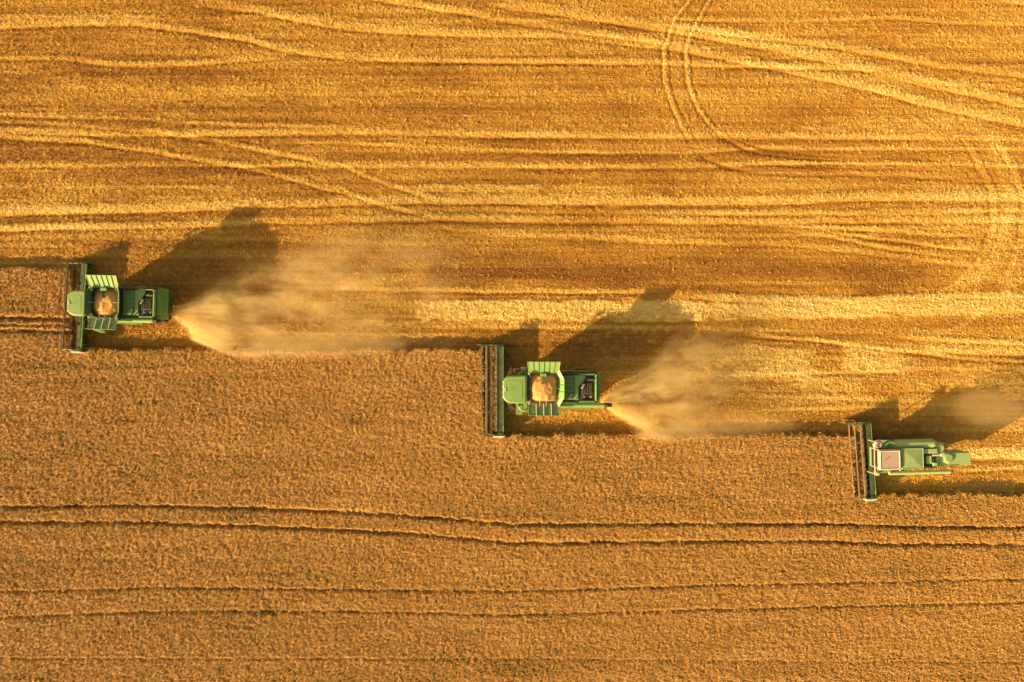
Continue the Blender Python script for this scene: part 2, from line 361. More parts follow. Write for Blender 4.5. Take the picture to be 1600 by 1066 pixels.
def stub_maps(X, Y):
    """returns tone and height of the harvested ground at world X,Y"""
    P, Q = px_of(X, Y)
    wob = (vn(X, Y, 2.2, 2.2, 5) - .5) * 2.2
    tone = 0.325 + 0.40 * (fbm(X, Y, 9.0, 0.8, 11, 3) - .5) + 0.38 * (fbm(X, Y, 7, 3.5, 21, 3) - .5) + .24 * (vn(X, Y, 25, .17, 23) - .5) + .14 * (vn(X, Y, 70, .42, 24) - .5)
    h = 0.05 * (fbm(X, Y, 3.0, 0.45, 31, 2) - .5) + .03 * (vn(X, Y, 25, .34, 33) - .5)
    rag = vn(X, Y, .45, .22, 41); rag2 = fbm(X, Y, 1.4, .5, 43, 2)
    blot = np.clip((fbm(X, Y, 6, 1.3, 45, 3) - .42) * 4, 0, 1); tone = tone + blot * .75 * np.clip(vn(X, Y, .42, .30, 46) - .62, 0, 1) - .035 * blot
    for pts, hw, b, dk in LINES:
        xs = [p[0] for p in pts]; ys = [p[1] for p in pts]
        f = np.interp(P, xs, ys); d = Q - f + wob
        inx = np.clip((P - xs[0]) / 60, 0, 1) * np.clip((xs[-1] - P) / 60, 0, 1) if xs[0] > -50 else np.clip((xs[-1] - P) / 60, 0, 1)
        if xs[-1] > 1620: inx = np.clip((P - xs[0]) / 60, 0, 1) if xs[0] > -50 else 1.0
        inx = inx * (.55 + .75 * vn(X, Y, 7, 2, int(pts[1][0]) + 300))
        g = np.exp(-(np.abs(d) / (hw + 2.2 * (rag - .5))) ** 3) * inx
        tone = tone + g * b * (.62 + .55 * (rag2 - .3))
        h = h + g * .05 * b
        g2 = np.exp(-((d - hw - 2.2) / 2.3) ** 2) * inx * (.55 + .9 * (rag2 - .2))
        tone = tone - g2 * dk * .20; h = h - g2 * dk * .11
    for pts, hw, s_ in DARKS:
        xs = [p[0] for p in pts]; ys = [p[1] for p in pts]
        f = np.interp(P, xs, ys); d = Q - f + wob
        inx = np.clip((P - xs[0]) / 15 + .0, 0, 1) * np.clip((xs[-1] - P) / 60, 0, 1)
        g = np.exp(-(np.abs(d) / hw) ** 2.5) * inx
        tone = tone - g * s_ * .42
        if hw < 5: h = h - g * s_ * .055
    for pts, hw, s_ in VDARK:
        ys = [p[0] for p in pts]; xs = [p[1] for p in pts]
        d = P - np.interp(Q, ys, xs) + wob * .5; g = (.5 + .8 * rag) * np.exp(-(np.abs(d) / hw) ** 2) * ((Q > ys[0]) & (Q < ys[-1]))
        tone = tone - g * s_ * .30; h = h - g * s_ * .055
    for pts, hw, s_ in VBRIGHT:
        ys = [p[0] for p in pts]; xs = [p[1] for p in pts]
        d = P - np.interp(Q, ys, xs) + wob * 2; g = np.exp(-(np.abs(d) / hw) ** 3) * np.clip((Q - ys[0]) / 8, 0, 1) * np.clip((ys[-1] - Q) / 8, 0, 1)
        tone = tone + g * s_ * (.5 + .6 * rag2)
    for x0, x1, y0, y1, s_ in PATCH:
        e = 7 * (rag2 - .5) * 2
        g = np.clip((P - x0 + e) / 14, 0, 1) * np.clip((x1 - P + e) / 25, 0, 1) * np.clip((Q - y0 + e) / 5, 0, 1) * np.clip((y1 - Q + e) / 5, 0, 1)
        tone = tone + g * s_ * ((.36 if s_ < .6 else .54) + .6 * (rag - .4)); h = h + g * .05 * s_ * rag
    tone = tone + .10 * (vn(X, Y, .30, .14, 51) - .5) + .09 * np.clip((P - 900) / 600, 0, 1) - .03
    return tone, h

# standing wheat region
def wheat_mask(X, Y, jag=True):
    j = (vn(X, Y * 0 , .35, 1, 61) - .5) * .35 + (vn(X, Y * 0, 2.5, 1, 62) - .5) * .25 if jag else 0
    jx = (vn(X * 0, Y, 1, .4, 63) - .5) * .3 if jag else 0
    z = .7
    xA = W(112, 0, z)[0]; xB = W(757, 0, z)[0]; xC = W(1336, 0, z)[0]
    yA = W(0, 419, z)[1]; yB = W(0, 547, z)[1]; yC = W(0, 680, z)[1]; yD = W(0, 772, z)[1]
    top = np.where(X + jx < xA, yA, np.where(X + jx < xB, yB, np.where(X + jx < xC, yC, yD)))
    return (top + j) - Y        # >0 inside, metres from edge
TRAM = [
 ([(-200,794),(0,793),(212,791),(451,797),(610,805),(800,821),(1100,820),(1300,820),(1425,825),(1600,825),(1800,826)], 2.6, .9),
 ([(-200,817),(0,817),(212,817),(531,829),(663,837),(800,850),(1100,847),(1300,847),(1400,852),(1600,852),(1800,852)], 2.6, .9),
 ([(-200,928),(0,926),(265,919),(531,922),(800,925),(1150,915),(1600,906),(1800,903)], 1.7, .55),
 ([(-200,972),(0,966),(212,957),(531,956),(800,962),(1250,950),(1600,942),(1800,940)], 1.7, .55),
 ([(-200,496),(0,497),(110,499)], 3.5, .95),
 ([(-200,516),(0,517),(110,519)], 3.2, .95),
 ([(-200,508),(0,508),(110,510)], 1.5, .6),
 ([(800,1030),(1100,1033),(1600,1036)], 1.2, .3),
]
def wheat_h(X, Y):
    P, Q = px_of(X * H / (H - .7), Y * H / (H - .7))
    m = wheat_mask(X, Y)
    n1 = vn(X, Y, .19, .17, 71); n2 = vn(X, Y, .10, .10, 72); n3 = fbm(X, Y, 3.5, 1.2, 73, 3); n4 = fbm(X, Y, 14, 3, 74, 3)
    wn = hash2(np.floor(X / .105), np.floor(Y / .105), 79); h = .70 + .05 * (n1 - .5) + .105 * (wn - .62) + .04 * (n3 - .5)
    wob = (vn(X, Y, .5, .5, 75) - .5) * 2.4 + (hash2(np.floor(X / .14), np.floor(Y / .3), 80) - .5) * 3.2
    tr = np.zeros_like(X)
    for pts, hw, s_ in TRAM:
        xs = [p[0] for p in pts]; ys = [p[1] for p in pts]
        f = np.interp(P, xs, ys); inx = (P < xs[-1])
        g = np.exp(-(np.abs(Q - f + wob) / hw) ** 3) * s_ * (.35 + 1.0 * vn(X, Y, 1.1, .3, 76)) * inx
        tr = np.maximum(tr, np.clip(g, 0, 1))
    h = h * (1 - .55 * tr)
    row = vn(X, Y, 12, .17, 77) - .5
    tone = .46 + .16 * (n1 - .5) + .40 * (wn - .5) + .36 * (n3 - .5) + .30 * (n4 - .5) + .32 * row - .25 * tr  # low spots get darker: shade in the gaps between stalks painted in
    return m, h, tone, tr

# --- ground sheet reaching the horizon
z = -0.35
o = mesh_np("ground", np.array([(-3000, -3000, z), (3000, -3000, z), (3000, 3000, z), (-3000, 3000, z)], float), np.array([[0, 1, 2, 3]]), M_far)
tag(o, kind="structure")

def grid(x0, x1, y0, y1, d):
    nx = int(round((x1 - x0) / d)) + 1; ny = int(round((y1 - y0) / d)) + 1
    x = np.linspace(x0, x1, nx); y = np.linspace(y0, y1, ny)
    X, Y = np.meshgrid(x, y)
    i = np.arange((nx - 1) * (ny - 1)); r = i // (nx - 1); c = i % (nx - 1)
    a = r * nx + c
    return X.ravel(), Y.ravel(), np.stack([a, a + 1, a + nx + 1, a + nx], 1)

X, Y, F = grid(-54, 54, -15.5, 38, .10)
tone, hh = stub_maps(X, Y)
micro = .045 * (vn(X, Y, .24, .2, 81) - .5)
o = mesh_np("stubble_field", np.stack([X, Y, hh + micro], 1), F, M_ground, {"tone": tone}, smooth=True)
tag(o, kind="structure")
# soil under the wheat, and the stubble beyond the fine sheet: one coarse sheet with a hole under the fine one
def coarse(name, rects, zz, mat, d=2.0):
    Vs = []; Fs = []; b = 0
    for (x0, x1, y0, y1) in rects:
        X, Y, F = grid(x0, x1, y0, y1, d)
        Z = zz + .12 * (vn(X, Y, 3, 3, 90) - .5)
        Vs.append(np.stack([X, Y, Z], 1)); Fs.append(F + b); b += len(X)
    return mesh_np(name, np.concatenate(Vs), np.concatenate(Fs), mat, smooth=True)
o = coarse("far_stubble_field", [(-250, 250, 38.02, 200), (54.02, 250, -13.5, 37.98), (-250, -54.02, 6.6, 37.98)], -.02, M_far); tag(o, kind="structure")
o = coarse("soil", [(-250, 250, -200, -15.52)], -.08, M_far); tag(o, kind="structure")

# --- standing wheat: canopy relief + ears
RNG = np.random.default_rng(7)
def wheat():
    d = .11
    X, Y, F = grid(-54, 54, -38, 7.2, d)
    m, h, tone, tr = wheat_h(X, Y)
    keep = (m[F].max(1) > -.02)
    Z = np.where(m > 0, h, -.05)
    F = F[keep]
    V = np.stack([X, Y, Z], 1)
    used = np.unique(F); re = np.full(len(X), -1); re[used] = np.arange(len(used))
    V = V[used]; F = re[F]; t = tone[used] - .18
    # ears: a leaning diamond-shaped blade per ear, in crossed pairs
    N = 900000
    ex = RNG.uniform(-54, 54, N * 1); ey = RNG.uniform(-38, 7.2, N)
    m, h, te, tr = wheat_h(ex, ey)
    k = (m > -.12) & (tr < RNG.uniform(.35, .9, N))
    ex, ey, h, te, m = ex[k], ey[k], h[k], te[k], m[k]
    n = len(ex)
    az = RNG.normal(.5, 1.1, n); lean = RNG.uniform(.05, .15, n)
    L = RNG.uniform(.05, .12, n); w = RNG.uniform(.018, .040, n)
    bx, by, bz = ex, ey, h - .03 - np.where(m < 0, .25, 0)
    tx, ty, tz = ex + np.cos(az) * lean, ey + np.sin(az) * lean, bz + L
    a2 = RNG.uniform(0, 2 * np.pi, n); ox, oy = np.cos(a2) * w, np.sin(a2) * w
    mx, my, mz = (bx + tx) / 2, (by + ty) / 2, (bz + tz) / 2
    v = np.empty((n, 4, 3))
    v[:, 0] = np.stack([bx, by, bz], 1); v[:, 1] = np.stack([mx + ox, my + oy, mz], 1)
    v[:, 2] = np.stack([tx, ty, tz], 1); v[:, 3] = np.stack([mx - ox, my - oy, mz + .02], 1)
    f = np.arange(n * 4).reshape(n, 4)
    tt = np.repeat(np.clip(te + RNG.normal(0, .19, n), .02, 1), 4)
    grn = np.repeat((fbm(ex, ey, 2.5, 1.0, 95, 3) > .70) & (RNG.uniform(0, 1, n) < .45), 4)
    tt = np.where(grn, .10, tt)
    o = mesh_np("standing_wheat", np.concatenate([V, v.reshape(-1, 3)]), np.concatenate([F, f + len(V)]), M_ear,
                {"tone": np.concatenate([t, tt])})
    tag(o, "dense ripe unharvested brown wheat filling the lower half of the field", "wheat", kind="stuff")
wheat()
X, Y, F = grid(-250, 250, -200, -38, 1.5)
Z = .6 + .12 * (vn(X, Y, 3, 2, 101) - .5); Z[Y > -38.8] = .6
X2, Y2, F2 = grid(-250, -54, -38, 6.5, 1.5); X3, Y3, F3 = grid(54, 250, -38, -14.1, 1.5)
Vw = np.concatenate([np.stack([X, Y, Z], 1), np.stack([X2, Y2, .6 + .1 * (vn(X2, Y2, 3, 2, 102) - .5)], 1), np.stack([X3, Y3, .6 + .1 * (vn(X3, Y3, 3, 2, 103) - .5)], 1)])
o = mesh_np("far_standing_wheat", Vw, np.concatenate([F, F2 + len(X), F3 + len(X) + len(X2)]), M_farw, smooth=True)
tag(o, "ripe wheat stretching away beyond the edges of the near crop", "wheat", kind="stuff")

# --- cut stalks standing in rows and loose straw lying on them
def stalks():
    N = 430000
    x = RNG.uniform(-52, 52, N); y = RNG.uniform(-15, 36, N)
    y = np.round(y / .19) * .19 + RNG.normal(0, .035, N)
    k = wheat_mask(x, y) < .1; x, y = x[k], y[k]; n = len(x)
    t, h = stub_maps(x, y)
    L = RNG.uniform(.04, .085, n) * np.clip(1.1 - .5 * (t - .36) , .5, 1.2); az = RNG.uniform(0, 2 * np.pi, n); w = RNG.uniform(.02, .045, n)
    la = RNG.normal(.5, 1.5, n); le = RNG.uniform(0, .10, n)
    ox, oy = np.cos(az) * w, np.sin(az) * w
    tx, ty = x + np.cos(la) * le, y + np.sin(la) * le
    v = np.empty((n, 4, 3)); z0 = h - .03
    v[:, 0] = np.stack([x - ox, y - oy, z0], 1); v[:, 1] = np.stack([x + ox, y + oy, z0], 1)
    v[:, 2] = np.stack([tx + ox, ty + oy, z0 + L], 1); v[:, 3] = np.stack([tx - ox, ty - oy, z0 + L], 1)
    o = mesh_np("cut_stubble", v.reshape(-1, 3), np.arange(n * 4).reshape(n, 4), M_stub, {"tone": np.repeat(np.clip(t + RNG.normal(0.06, .08, n), 0, 1), 4)})
    tag(o, "short cut stubble stalks in rows across the harvested ground", "stubble", kind="stuff")
    N = 620000
    x = RNG.uniform(-52, 52, N); y = RNG.uniform(-15, 36, N); t, h = stub_maps(x, y)
    k = (wheat_mask(x, y) < .15) & (RNG.uniform(0, 1, N) < np.clip((t - .22) * 1.3, .03, 1)); x, y, t, h = x[k], y[k], t[k], h[k]; n = len(x)
    L = RNG.uniform(.05, .12, n); w = RNG.uniform(.016, .034, n); az = RNG.normal(1.0, .9, n); up = RNG.normal(.0, .17, n)
    dx, dy, dz = np.cos(az) * np.cos(up) * L, np.sin(az) * np.cos(up) * L, np.sin(up) * L
    ro = RNG.normal(0, .35, n)
    ox, oy, oz = -np.sin(az) * w * np.cos(ro), np.cos(az) * w * np.cos(ro), np.sin(ro) * w
    z0 = h + .03 + RNG.uniform(0, .05, n) + np.abs(dz)
    v = np.empty((n, 4, 3))
    v[:, 0] = np.stack([x - dx - ox, y - dy - oy, z0 - dz - oz], 1); v[:, 1] = np.stack([x + dx - ox, y + dy - oy, z0 + dz - oz], 1)
    v[:, 2] = np.stack([x + dx + ox, y + dy + oy, z0 + dz + oz], 1); v[:, 3] = np.stack([x - dx + ox, y - dy + oy, z0 - dz + oz], 1)
    o = mesh_np("loose_straw", v.reshape(-1, 3), np.arange(n * 4).reshape(n, 4), M_straw, {"tone": np.repeat(np.clip(.15 + t * .7 + RNG.normal(0, .10, n), 0, 1), 4)})
    tag(o, "pale loose straw scattered over the stubble and in swaths", "straw", kind="stuff")
stalks()

# ------------------------------------------------------------------ combine harvesters
PI = math.pi
def wheel(parent, x, y, r, w, rimmat):
    hb = MB()
    hb.lathe(x, r, [(r * .62, -w / 2), (r * .93, -w / 2), (r, -w * .38), (r, w * .38), (r * .93, w / 2), (r * .62, w / 2)], 28, 'y', y)
    for k in range(24):
        a = 2 * PI * k / 24
        for sgn in (-1, 1):
            c0 = Vector((x + math.cos(a) * r * .99, y + sgn * w * .06, r + math.sin(a) * r * .99)); a2 = a + .13
            c1 = Vector((x + math.cos(a2) * r * .99, y + sgn * w * .46, r + math.sin(a2) * r * .99))
            hb.tube(c0, c1, .035, 4)
    wh = hb.build("wheel", RUB, parent)
    MB().lathe(x, r, [(r * .15, -w * .42), (r * .3, -w * .22), (r * .6, -w * .30), (r * .63, -w * .46), (r * .63, w * .46), (r * .6, w * .30), (r * .3, w * .22), (r * .15, w * .42)], 24, 'y', y).build("rim", rimmat, wh)
    return wh

def reel(parent, cx, cz, half, rad, bar_mat, nb=6, ph=.2, rbar=.03, rc=.06):
    rl = MB().tube((cx, -half, cz), (cx, half, cz), rc, 10)
    ends = 5
    for k in range(ends):
        y = -half + 2 * half * k / (ends - 1)
        for b in range(nb):
            a = ph + 2 * PI * b / nb; rl.tube((cx, y, cz), (cx + rad * math.cos(a), y, cz + rad * math.sin(a)), .018, 5)
            a2 = ph + 2 * PI * (b + 1) / nb
            rl.tube((cx + rad * math.cos(a), y, cz + rad * math.sin(a)), (cx + rad * math.cos(a2), y, cz + rad * math.sin(a2)), .015, 4)
    r_ = rl.build("reel", DKB, parent)
    for b in range(nb):
        a = ph + 2 * PI * b / nb; x = cx + rad * math.cos(a); z_ = cz + rad * math.sin(a)
        m = MB().tube((x, -half, z_), (x, half, z_), rbar, 7)
        n = int(half * 2 / .16)
        for q in range(n):
            y = -half + .08 + q * .16; m.tube((x, y, z_), (x - .03, y, z_ - .2), .008, 3)
        m.build("reel_bar", bar_mat, r_)
    return r_

def header(parent, half, front, beam_mat, sheet_mat, bar_mat, reel_x, reel_z, reel_r, ph, rot=0, tip_hi=True, rbar=.024, nb=6, defl_mat=None, rc=.06):
    defl_mat = defl_mat or G3
    """front = x of the cutter bar (negative).  Part 'header' with its own sub-parts."""
    m = MB()
    # floor pan, back sheet, end sheets
    m.sideprism([(front, .12), (0.0, .25), (0.12, .55), (.12, 1.15), (.06, 1.15), (.04, .6), (-.05, .32), (front, .19)], -half, half)
    for s_ in (-1, 1):
        y0, y1 = (half, half + .06) if s_ > 0 else (-half - .06, -half)
        m.sideprism([(front - .25, .15), (.25, .2), (.28, 1.1), (.1, 1.3), (-.5, 1.18), (front + .1, .55)], y0, y1)
    h_ = m.build("header", sheet_mat, parent, bevel=.012)
    h_.rotation_euler = (0, 0, rot)
    bm = MB().box(.125, .215, -half - .06, half + .06, 1.04, 1.20)
    for k in range(7):
        y = -half + half * 2 * (k + .5) / 7; bm.box(.125, .2, y - .04, y + .04, .3, 1.05)
    bm.build("header_beam", beam_mat, h_, bevel=.015)
    MB().box(-.30, .10, -half, half, 1.155, 1.19).build("top_deflector", defl_mat, h_)
    MB().sideprism([(front + .02, .20), (-.22, .33), (-.10, .42), (-.10, .37), (-.22, .28), (front + .02, .15)], -half + .01, half - .01).build("header_floor", DKB, h_)
    # cutter bar with guards
    cb = MB().box(front - .05, front + .03, -half, half, .14, .2)
    for q in range(int(half * 2 / .09)):
        y = -half + .045 + q * .09; cb.add([(front - .05, y - .015, .15), (front - .05, y + .015, .15), (front - .17, y, .16), (front - .05, y, .19)], [(0, 1, 2), (0, 2, 3), (1, 3, 2), (0, 3, 1)])
    cb.build("cutter_bar", STEEL, h_)
    # cross auger with flighting
    au = MB().tube((-.38, -half + .02, .55), (-.38, half - .02, .55), .17, 12)
    n = int(half * 2 / .08)
    for q in range(n):
        y = -half + .05 + q * .08; t = (q * .08 / .5) * 2 * PI * (1 if y < 0 else -1)
        for e in range(5):
            a = t + e * PI / 5 * .4
            p0 = (-.38 + .16 * math.cos(a), y, .55 + .16 * math.sin(a)); p1 = (-.38 + .30 * math.cos(a), y + .015, .55 + .30 * math.sin(a))
            au.tube(p0, p1, .012, 3)
    au.build("header_auger", DKB, h_)
    reel(h_, reel_x, reel_z, half - .12, reel_r, bar_mat, nb, ph, rbar, rc)
    for s_ in (-1, 1):
        y = s_ * (half + .03)
        MB().path([(.2, y - s_ * .1, 1.25), (-.6, y - s_ * .1, 1.35), (reel_x, y - s_ * .1, reel_z)], .045, 8).tube((.15, y - s_ * .1, .9), (-.7, y - s_ * .1, 1.3), .03, 8).build("reel_arm", G3, h_)
        # crop divider: long pointed snout
        d = MB(); x0 = front - .1; tip = front - 1.05
        ring = [(x0, -.10, .15), (x0, .10, .15), (x0, .12, .55), (x0, 0, .80), (x0, -.12, .55)]
        mid = [(x0 - .5, -.06, .13), (x0 - .5, .06, .13), (x0 - .5, .07, .36), (x0 - .5, 0, .5), (x0 - .5, -.07, .36)]
        vs = [(a, y + b, c) for a, b, c in ring + mid] + [(tip, y, .2)]
        fs = [(0, 4, 3, 2, 1)]
        for k in range(5):
            j = (k + 1) % 5; fs.append((k, j, 5 + j, 5 + k)); fs.append((5 + k, 5 + j, 10))
        d.add(vs, fs).tube((x0 + .02, y, .7), (.05, y, 1.22), .05, 8)
        dv = d.build("crop_divider", sheet_mat, h_, bevel=.01)
        MB().tube((tip - .1, y, .2), (tip + .38, y, .29), .02, 8, .085).build("divider_tip", WHITE if (s_ > 0 and tip_hi) else STEEL, dv)
    # pale drive shield on the lower end
    MB().prism([(-.75, -half - .20), (.05, -half - .22), (.35, -half - .12), (.35, -half - .065), (-.75, -half - .065)], .5, 1.22, .03, 1.27).build("drive_shield", WHITE, h_, bevel=.015)
    return h_

def ladder(parent, x0, x1, y0, y1, zt, mat):
    m = MB().slab((x0, y0, zt), (x1, y0, zt), (x1, y1, zt), (x0, y1, zt), .05)
    lo = y0
    for k in range(6):
        z_ = .4 + k * (zt - .4) / 6; yy = lo - .35 + .05 * k
        m.box(x0 + .05, x0 + .55, yy - .08, yy + .08, z_, z_ + .03)
    for xx in (x0 + .05, x0 + .55): m.tube((xx, lo - .4, .4), (xx, lo - .03, zt), .025, 6)
    o = m.build("ladder", mat, parent)
    return o

def gathered(root, half, label):
    """cut crop lying across the header floor"""
    rg = np.random.default_rng(int(half * 100)); n = 3200
    x = -rg.uniform(.15, 1.15, n); y = rg.uniform(-half + .1, half - .1, n); z_ = .24 + (x + 1.15) * .14 + rg.uniform(0, .17, n) * (.4 + fbm(x, y, .8, .5, 3))
    az = rg.uniform(0, 2 * np.pi, n); L = rg.uniform(.05, .17, n); w = rg.uniform(.01, .025, n); up = rg.normal(0, .4, n)
    dx, dy, dz = np.cos(az) * L, np.sin(az) * L, np.sin(up) * L * .5; ox, oy = -np.sin(az) * w, np.cos(az) * w
    v = np.empty((n, 4, 3))
    for i, (sg, so) in enumerate(((-1, -1), (1, -1), (1, 1), (-1, 1))): v[:, i] = np.stack([x + sg * dx + so * ox, y + sg * dy + so * oy, z_ + sg * dz + so * .01], 1)
    v[..., 1] = np.clip(v[..., 1], -half + .02, half - .02)
    o = mesh_np("gathered_wheat", v.reshape(-1, 3), np.arange(n * 4).reshape(n, 4), M_ear, {"tone": np.repeat(rg.uniform(.15, .95, n), 4)})
    o.location = root.location; o.rotation_euler = root.rotation_euler
    tag(o, label, "wheat", "cut wheat on the headers", "stuff")

def combine_big(name, loc, rz, label, cab_len, reel_x, reel_ph, bar_mat, aug_end, heap_z, hrot, tip_hi, half, p):
    root = empty(name, loc, rz)
    tag(root, label, "combine harvester", "large green combines with open grain tanks")
    header(root, half, -1.15, G2, G3, bar_mat, reel_x, 1.25, .52, reel_ph, hrot, tip_hi)
    yc = .25
    # feeder house
    MB().sideprism([(.1, .45), (2.3, 1.35), (2.3, 2.15), (.9, 1.6), (.12, 1.15)], yc - .65, yc + .65).build("feeder_house", G1, root, bevel=.02)
    # separator body
    body = MB()
    body.sideprism([(2.0, 1.05), (3.0, .75), (6.8, .8), (8.45, 1.3), (8.75, 2.0), (8.45, 2.95), (8.0, 3.12), (2.0, 3.12)], yc - 1.2, yc + 1.5)
    b = body.build("body", G1, root, bevel=.04)
    # side shields
    for s_, y in ((1, yc + 1.502), (-1, yc - 1.202)):
        yy = (y, y + .07) if s_ > 0 else (y - .07, y)
        MB().sideprism([(3.7, 1.2), (5.9, 1.15), (5.9, 2.8), (3.7, 2.8)], *yy).build("side_panel", G2, b, bevel=.03)
        MB().sideprism([(5.96, 1.2), (8.2, 1.5), (8.35, 2.0), (8.2, 2.8), (5.96, 2.8)], *yy).build("side_panel", G1, b, bevel=.03)
        MB().sideprism([(5.2, 2.2), (8.1, 2.2), (8.1, 2.32), (5.2, 2.32)], yy[0] + (.07 if s_ > 0 else -.012), yy[1] + (.012 if s_ > 0 else -.07)).build("stripe", YEL, b)
    # straw chopper and spreader below the rear hood
    MB().sideprism([(7.9, .9), (8.5, .8), (8.8, 1.2), (8.75, 1.9), (8.2, 1.6)], yc - .8, yc + .95).build("straw_chopper", G3, root, bevel=.02)
    # axle, wheels
    MB().box(2.75, 3.15, yc - 1.5, yc + 1.7, .75, 1.05).build("axle", G3, root)
    MB().box(7.25, 7.45, yc - 1.2, yc + 1.4, .5, .7).build("axle", G3, root)
    for s_ in (-1, 1):
        wheel(root, 2.95, yc + .1 + s_ * 1.28, .88, .62, YEL)
        wheel(root, 7.35, yc + .1 + s_ * 1.3, .6, .4, YEL)
    # cab: glass body under an overhanging roof
    x0, x1 = (.15 if cab_len > 1.9 else .3), None
    x1 = x0 + cab_len
    cw = 1.22 if cab_len > 1.9 else 1.12
    cab = MB(); 
    def outline(g):   # rounded plan of the cab roof, g shrinks it
        pts = [(x0 + .0, yc - cw * .48), (x0 + .04, yc - cw * .62), (x0 + .18, yc - cw * .8), (x0 + .42, yc - cw * .94), (x0 + .7, yc - cw), (x1 - .12, yc - cw), (x1, yc - cw + .12), (x1, yc + cw - .12), (x1 - .12, yc + cw), (x0 + .7, yc + cw), (x0 + .42, yc + cw * .94), (x0 + .18, yc + cw * .8), (x0 + .04, yc + cw * .62), (x0, yc + cw * .48)]
        cx_ = (x0 + x1) / 2
        return [(cx_ + (a - cx_) * g, yc + (b_ - yc) * g) for a, b_ in pts]
    c_ = MB().prism(outline(.86), 1.85, 3.42).build("cab", GLASS, root)
    for (ax, ay) in [outline(.875)[i] for i in (2, 5, 8, 11)]:
        MB().tube((ax, ay, 1.8), (ax, ay, 3.45), .06, 8).build("cab_pillar", BLK, c_)
    MB().prism(outline(.88), 1.62, 1.88).build("cab_floor", G3, c_)
    rf = MB().prism(outline(1.0), 3.40, 3.62, .12, 3.72)
    r_ = rf.build("cab_roof", G2, c_, bevel=.03)
    MB().prism([(a * 1, b_) for a, b_ in [(x0 + .5, yc - cw * .62), (x1 - .35, yc - cw * .62), (x1 - .35, yc + cw * .62), (x0 + .5, yc + cw * .62)]], 3.722, 3.728, .02, 3.734).build("roof_panel", G2, r_, bevel=.02)
    MB().box(x0 + .12, x0 + .3, yc - .16, yc + .16, 3.722, 3.76).build("roof_vent", PALE, r_, bevel=.01)
    MB().tube((x0 + .6, yc - .05, 3.77), (x0 + .6, yc - .05, 4.2), .01, 5).build("antenna", BLK, r_)
    for k in range(4):
        y = yc + (-.66 + .44 * k); MB().tube((x0 + .02, y, 3.5), (x0 - .04, y, 3.5), .07, 10).build("work_light", WHITE, r_)
    # mirrors on long arms
    for s_ in (-1, 1):
        a = Vector((x0 + .35, yc + s_ * cw * .85, 3.2)); e = Vector((x0 + .75, yc + s_ * (cw + .62), 3.25))
        mb = MB().tube(a, e, .022, 6).tube(Vector((x0 + .55, yc + s_ * cw * .95, 3.35)), Vector((x0 + 1.0, yc + s_ * (cw + .6), 3.3)), .018, 6)
        mr = mb.build("mirror_arm", RUST, root)
        MB().box(e.x - .05, e.x + .02, e.y - .14, e.y + .14, e.z - .35, e.z + .1).build("mirror", BLK, mr, bevel=.02)
    # platforms beside the cab, ladder and handrails
    px0 = x0 + 1.15
    ladder(root, px0, 2.35, yc - 2.15, yc - cw + .02, 1.95, G2)
    MB().prism([(px0 + .12, yc - 1.5), (px0 + .4, yc - 2.0), (2.15, yc - 2.05), (2.38, yc - 1.7), (2.38, yc - 1.02), (px0 + .05, yc - 1.0)], 2.45, 2.62, .08, 2.72).build("access_step_cover", G2, root, bevel=.03)
    MB().prism([(1.35, yc + 1.0), (2.36, yc + 1.0), (2.36, yc + 1.35), (2.0, yc + 1.75), (1.5, yc + 1.35)], 2.5, 2.68, .08, 2.78).build("tool_box", G2, root, bevel=.03)
    MB().path([(px0, yc - 2.2, 1.95), (px0, yc - 2.2, 2.95), (2.3, yc - 2.2, 2.95), (2.3, yc - 2.2, 1.95)], .02, 6).path([(px0, yc - 2.2, 2.95), (px0, yc - 1.4, 2.95), (px0, yc - 1.4, 1.95)], .02, 6).build("handrail", RUST, root)
    MB().path([(px0 - .1, yc + cw + .02, 2.2), (px0 - .1, yc + 1.75, 2.2), (px0 - .1, yc + 1.75, 2.95), (2.1, yc + 1.75, 2.95), (2.1, yc + 1.6, 2.2)], .02, 6).build("handrail", RUST, root)
    MB().box(1.75, 2.2, yc + 1.62, yc + 1.9, 2.3, 2.95).build("light_housing", PALE, root, bevel=.04)
    gathered(root, half, p["crop_label"])
    # grain tank: hopper box, gusseted flaps folded out
    tx0, tx1, ty0, ty1 = 2.42, 4.98, yc - 1.22, yc + 1.42
    tk = MB()
    t = .05
    for a in ((tx0, tx0 + t, ty0, ty1), (tx1 - t, tx1, ty0, ty1), (tx0 + t, tx1 - t, ty0, ty0 + t), (tx0 + t, tx1 - t, ty1 - t, ty1)):
        tk.box(a[0], a[1], a[2], a[3], 2.7, 3.62)
    tank = tk.build("grain_tank", G3, root, bevel=.01)
    cc = .42   # chamfered corners inside the tank
    for (ax, ay, sx, sy) in ((tx0, ty0, 1, 1), (tx1, ty0, -1, 1), (tx0, ty1, 1, -1), (tx1, ty1, -1, -1)):
        MB().tri((ax + sx * t, ay + sy * t, 3.64), (ax + sx * cc, ay + sy * t, 3.64), (ax + sx * t, ay + sy * cc, 3.64), .02).slab((ax + sx * cc, ay + sy * t, 3.62), (ax + sx * t, ay + sy * cc, 3.62), (ax + sx * t, ay + sy * cc, 3.0), (ax + sx * cc, ay + sy * t, 3.0), .02).build("tank_corner", G3, tank)
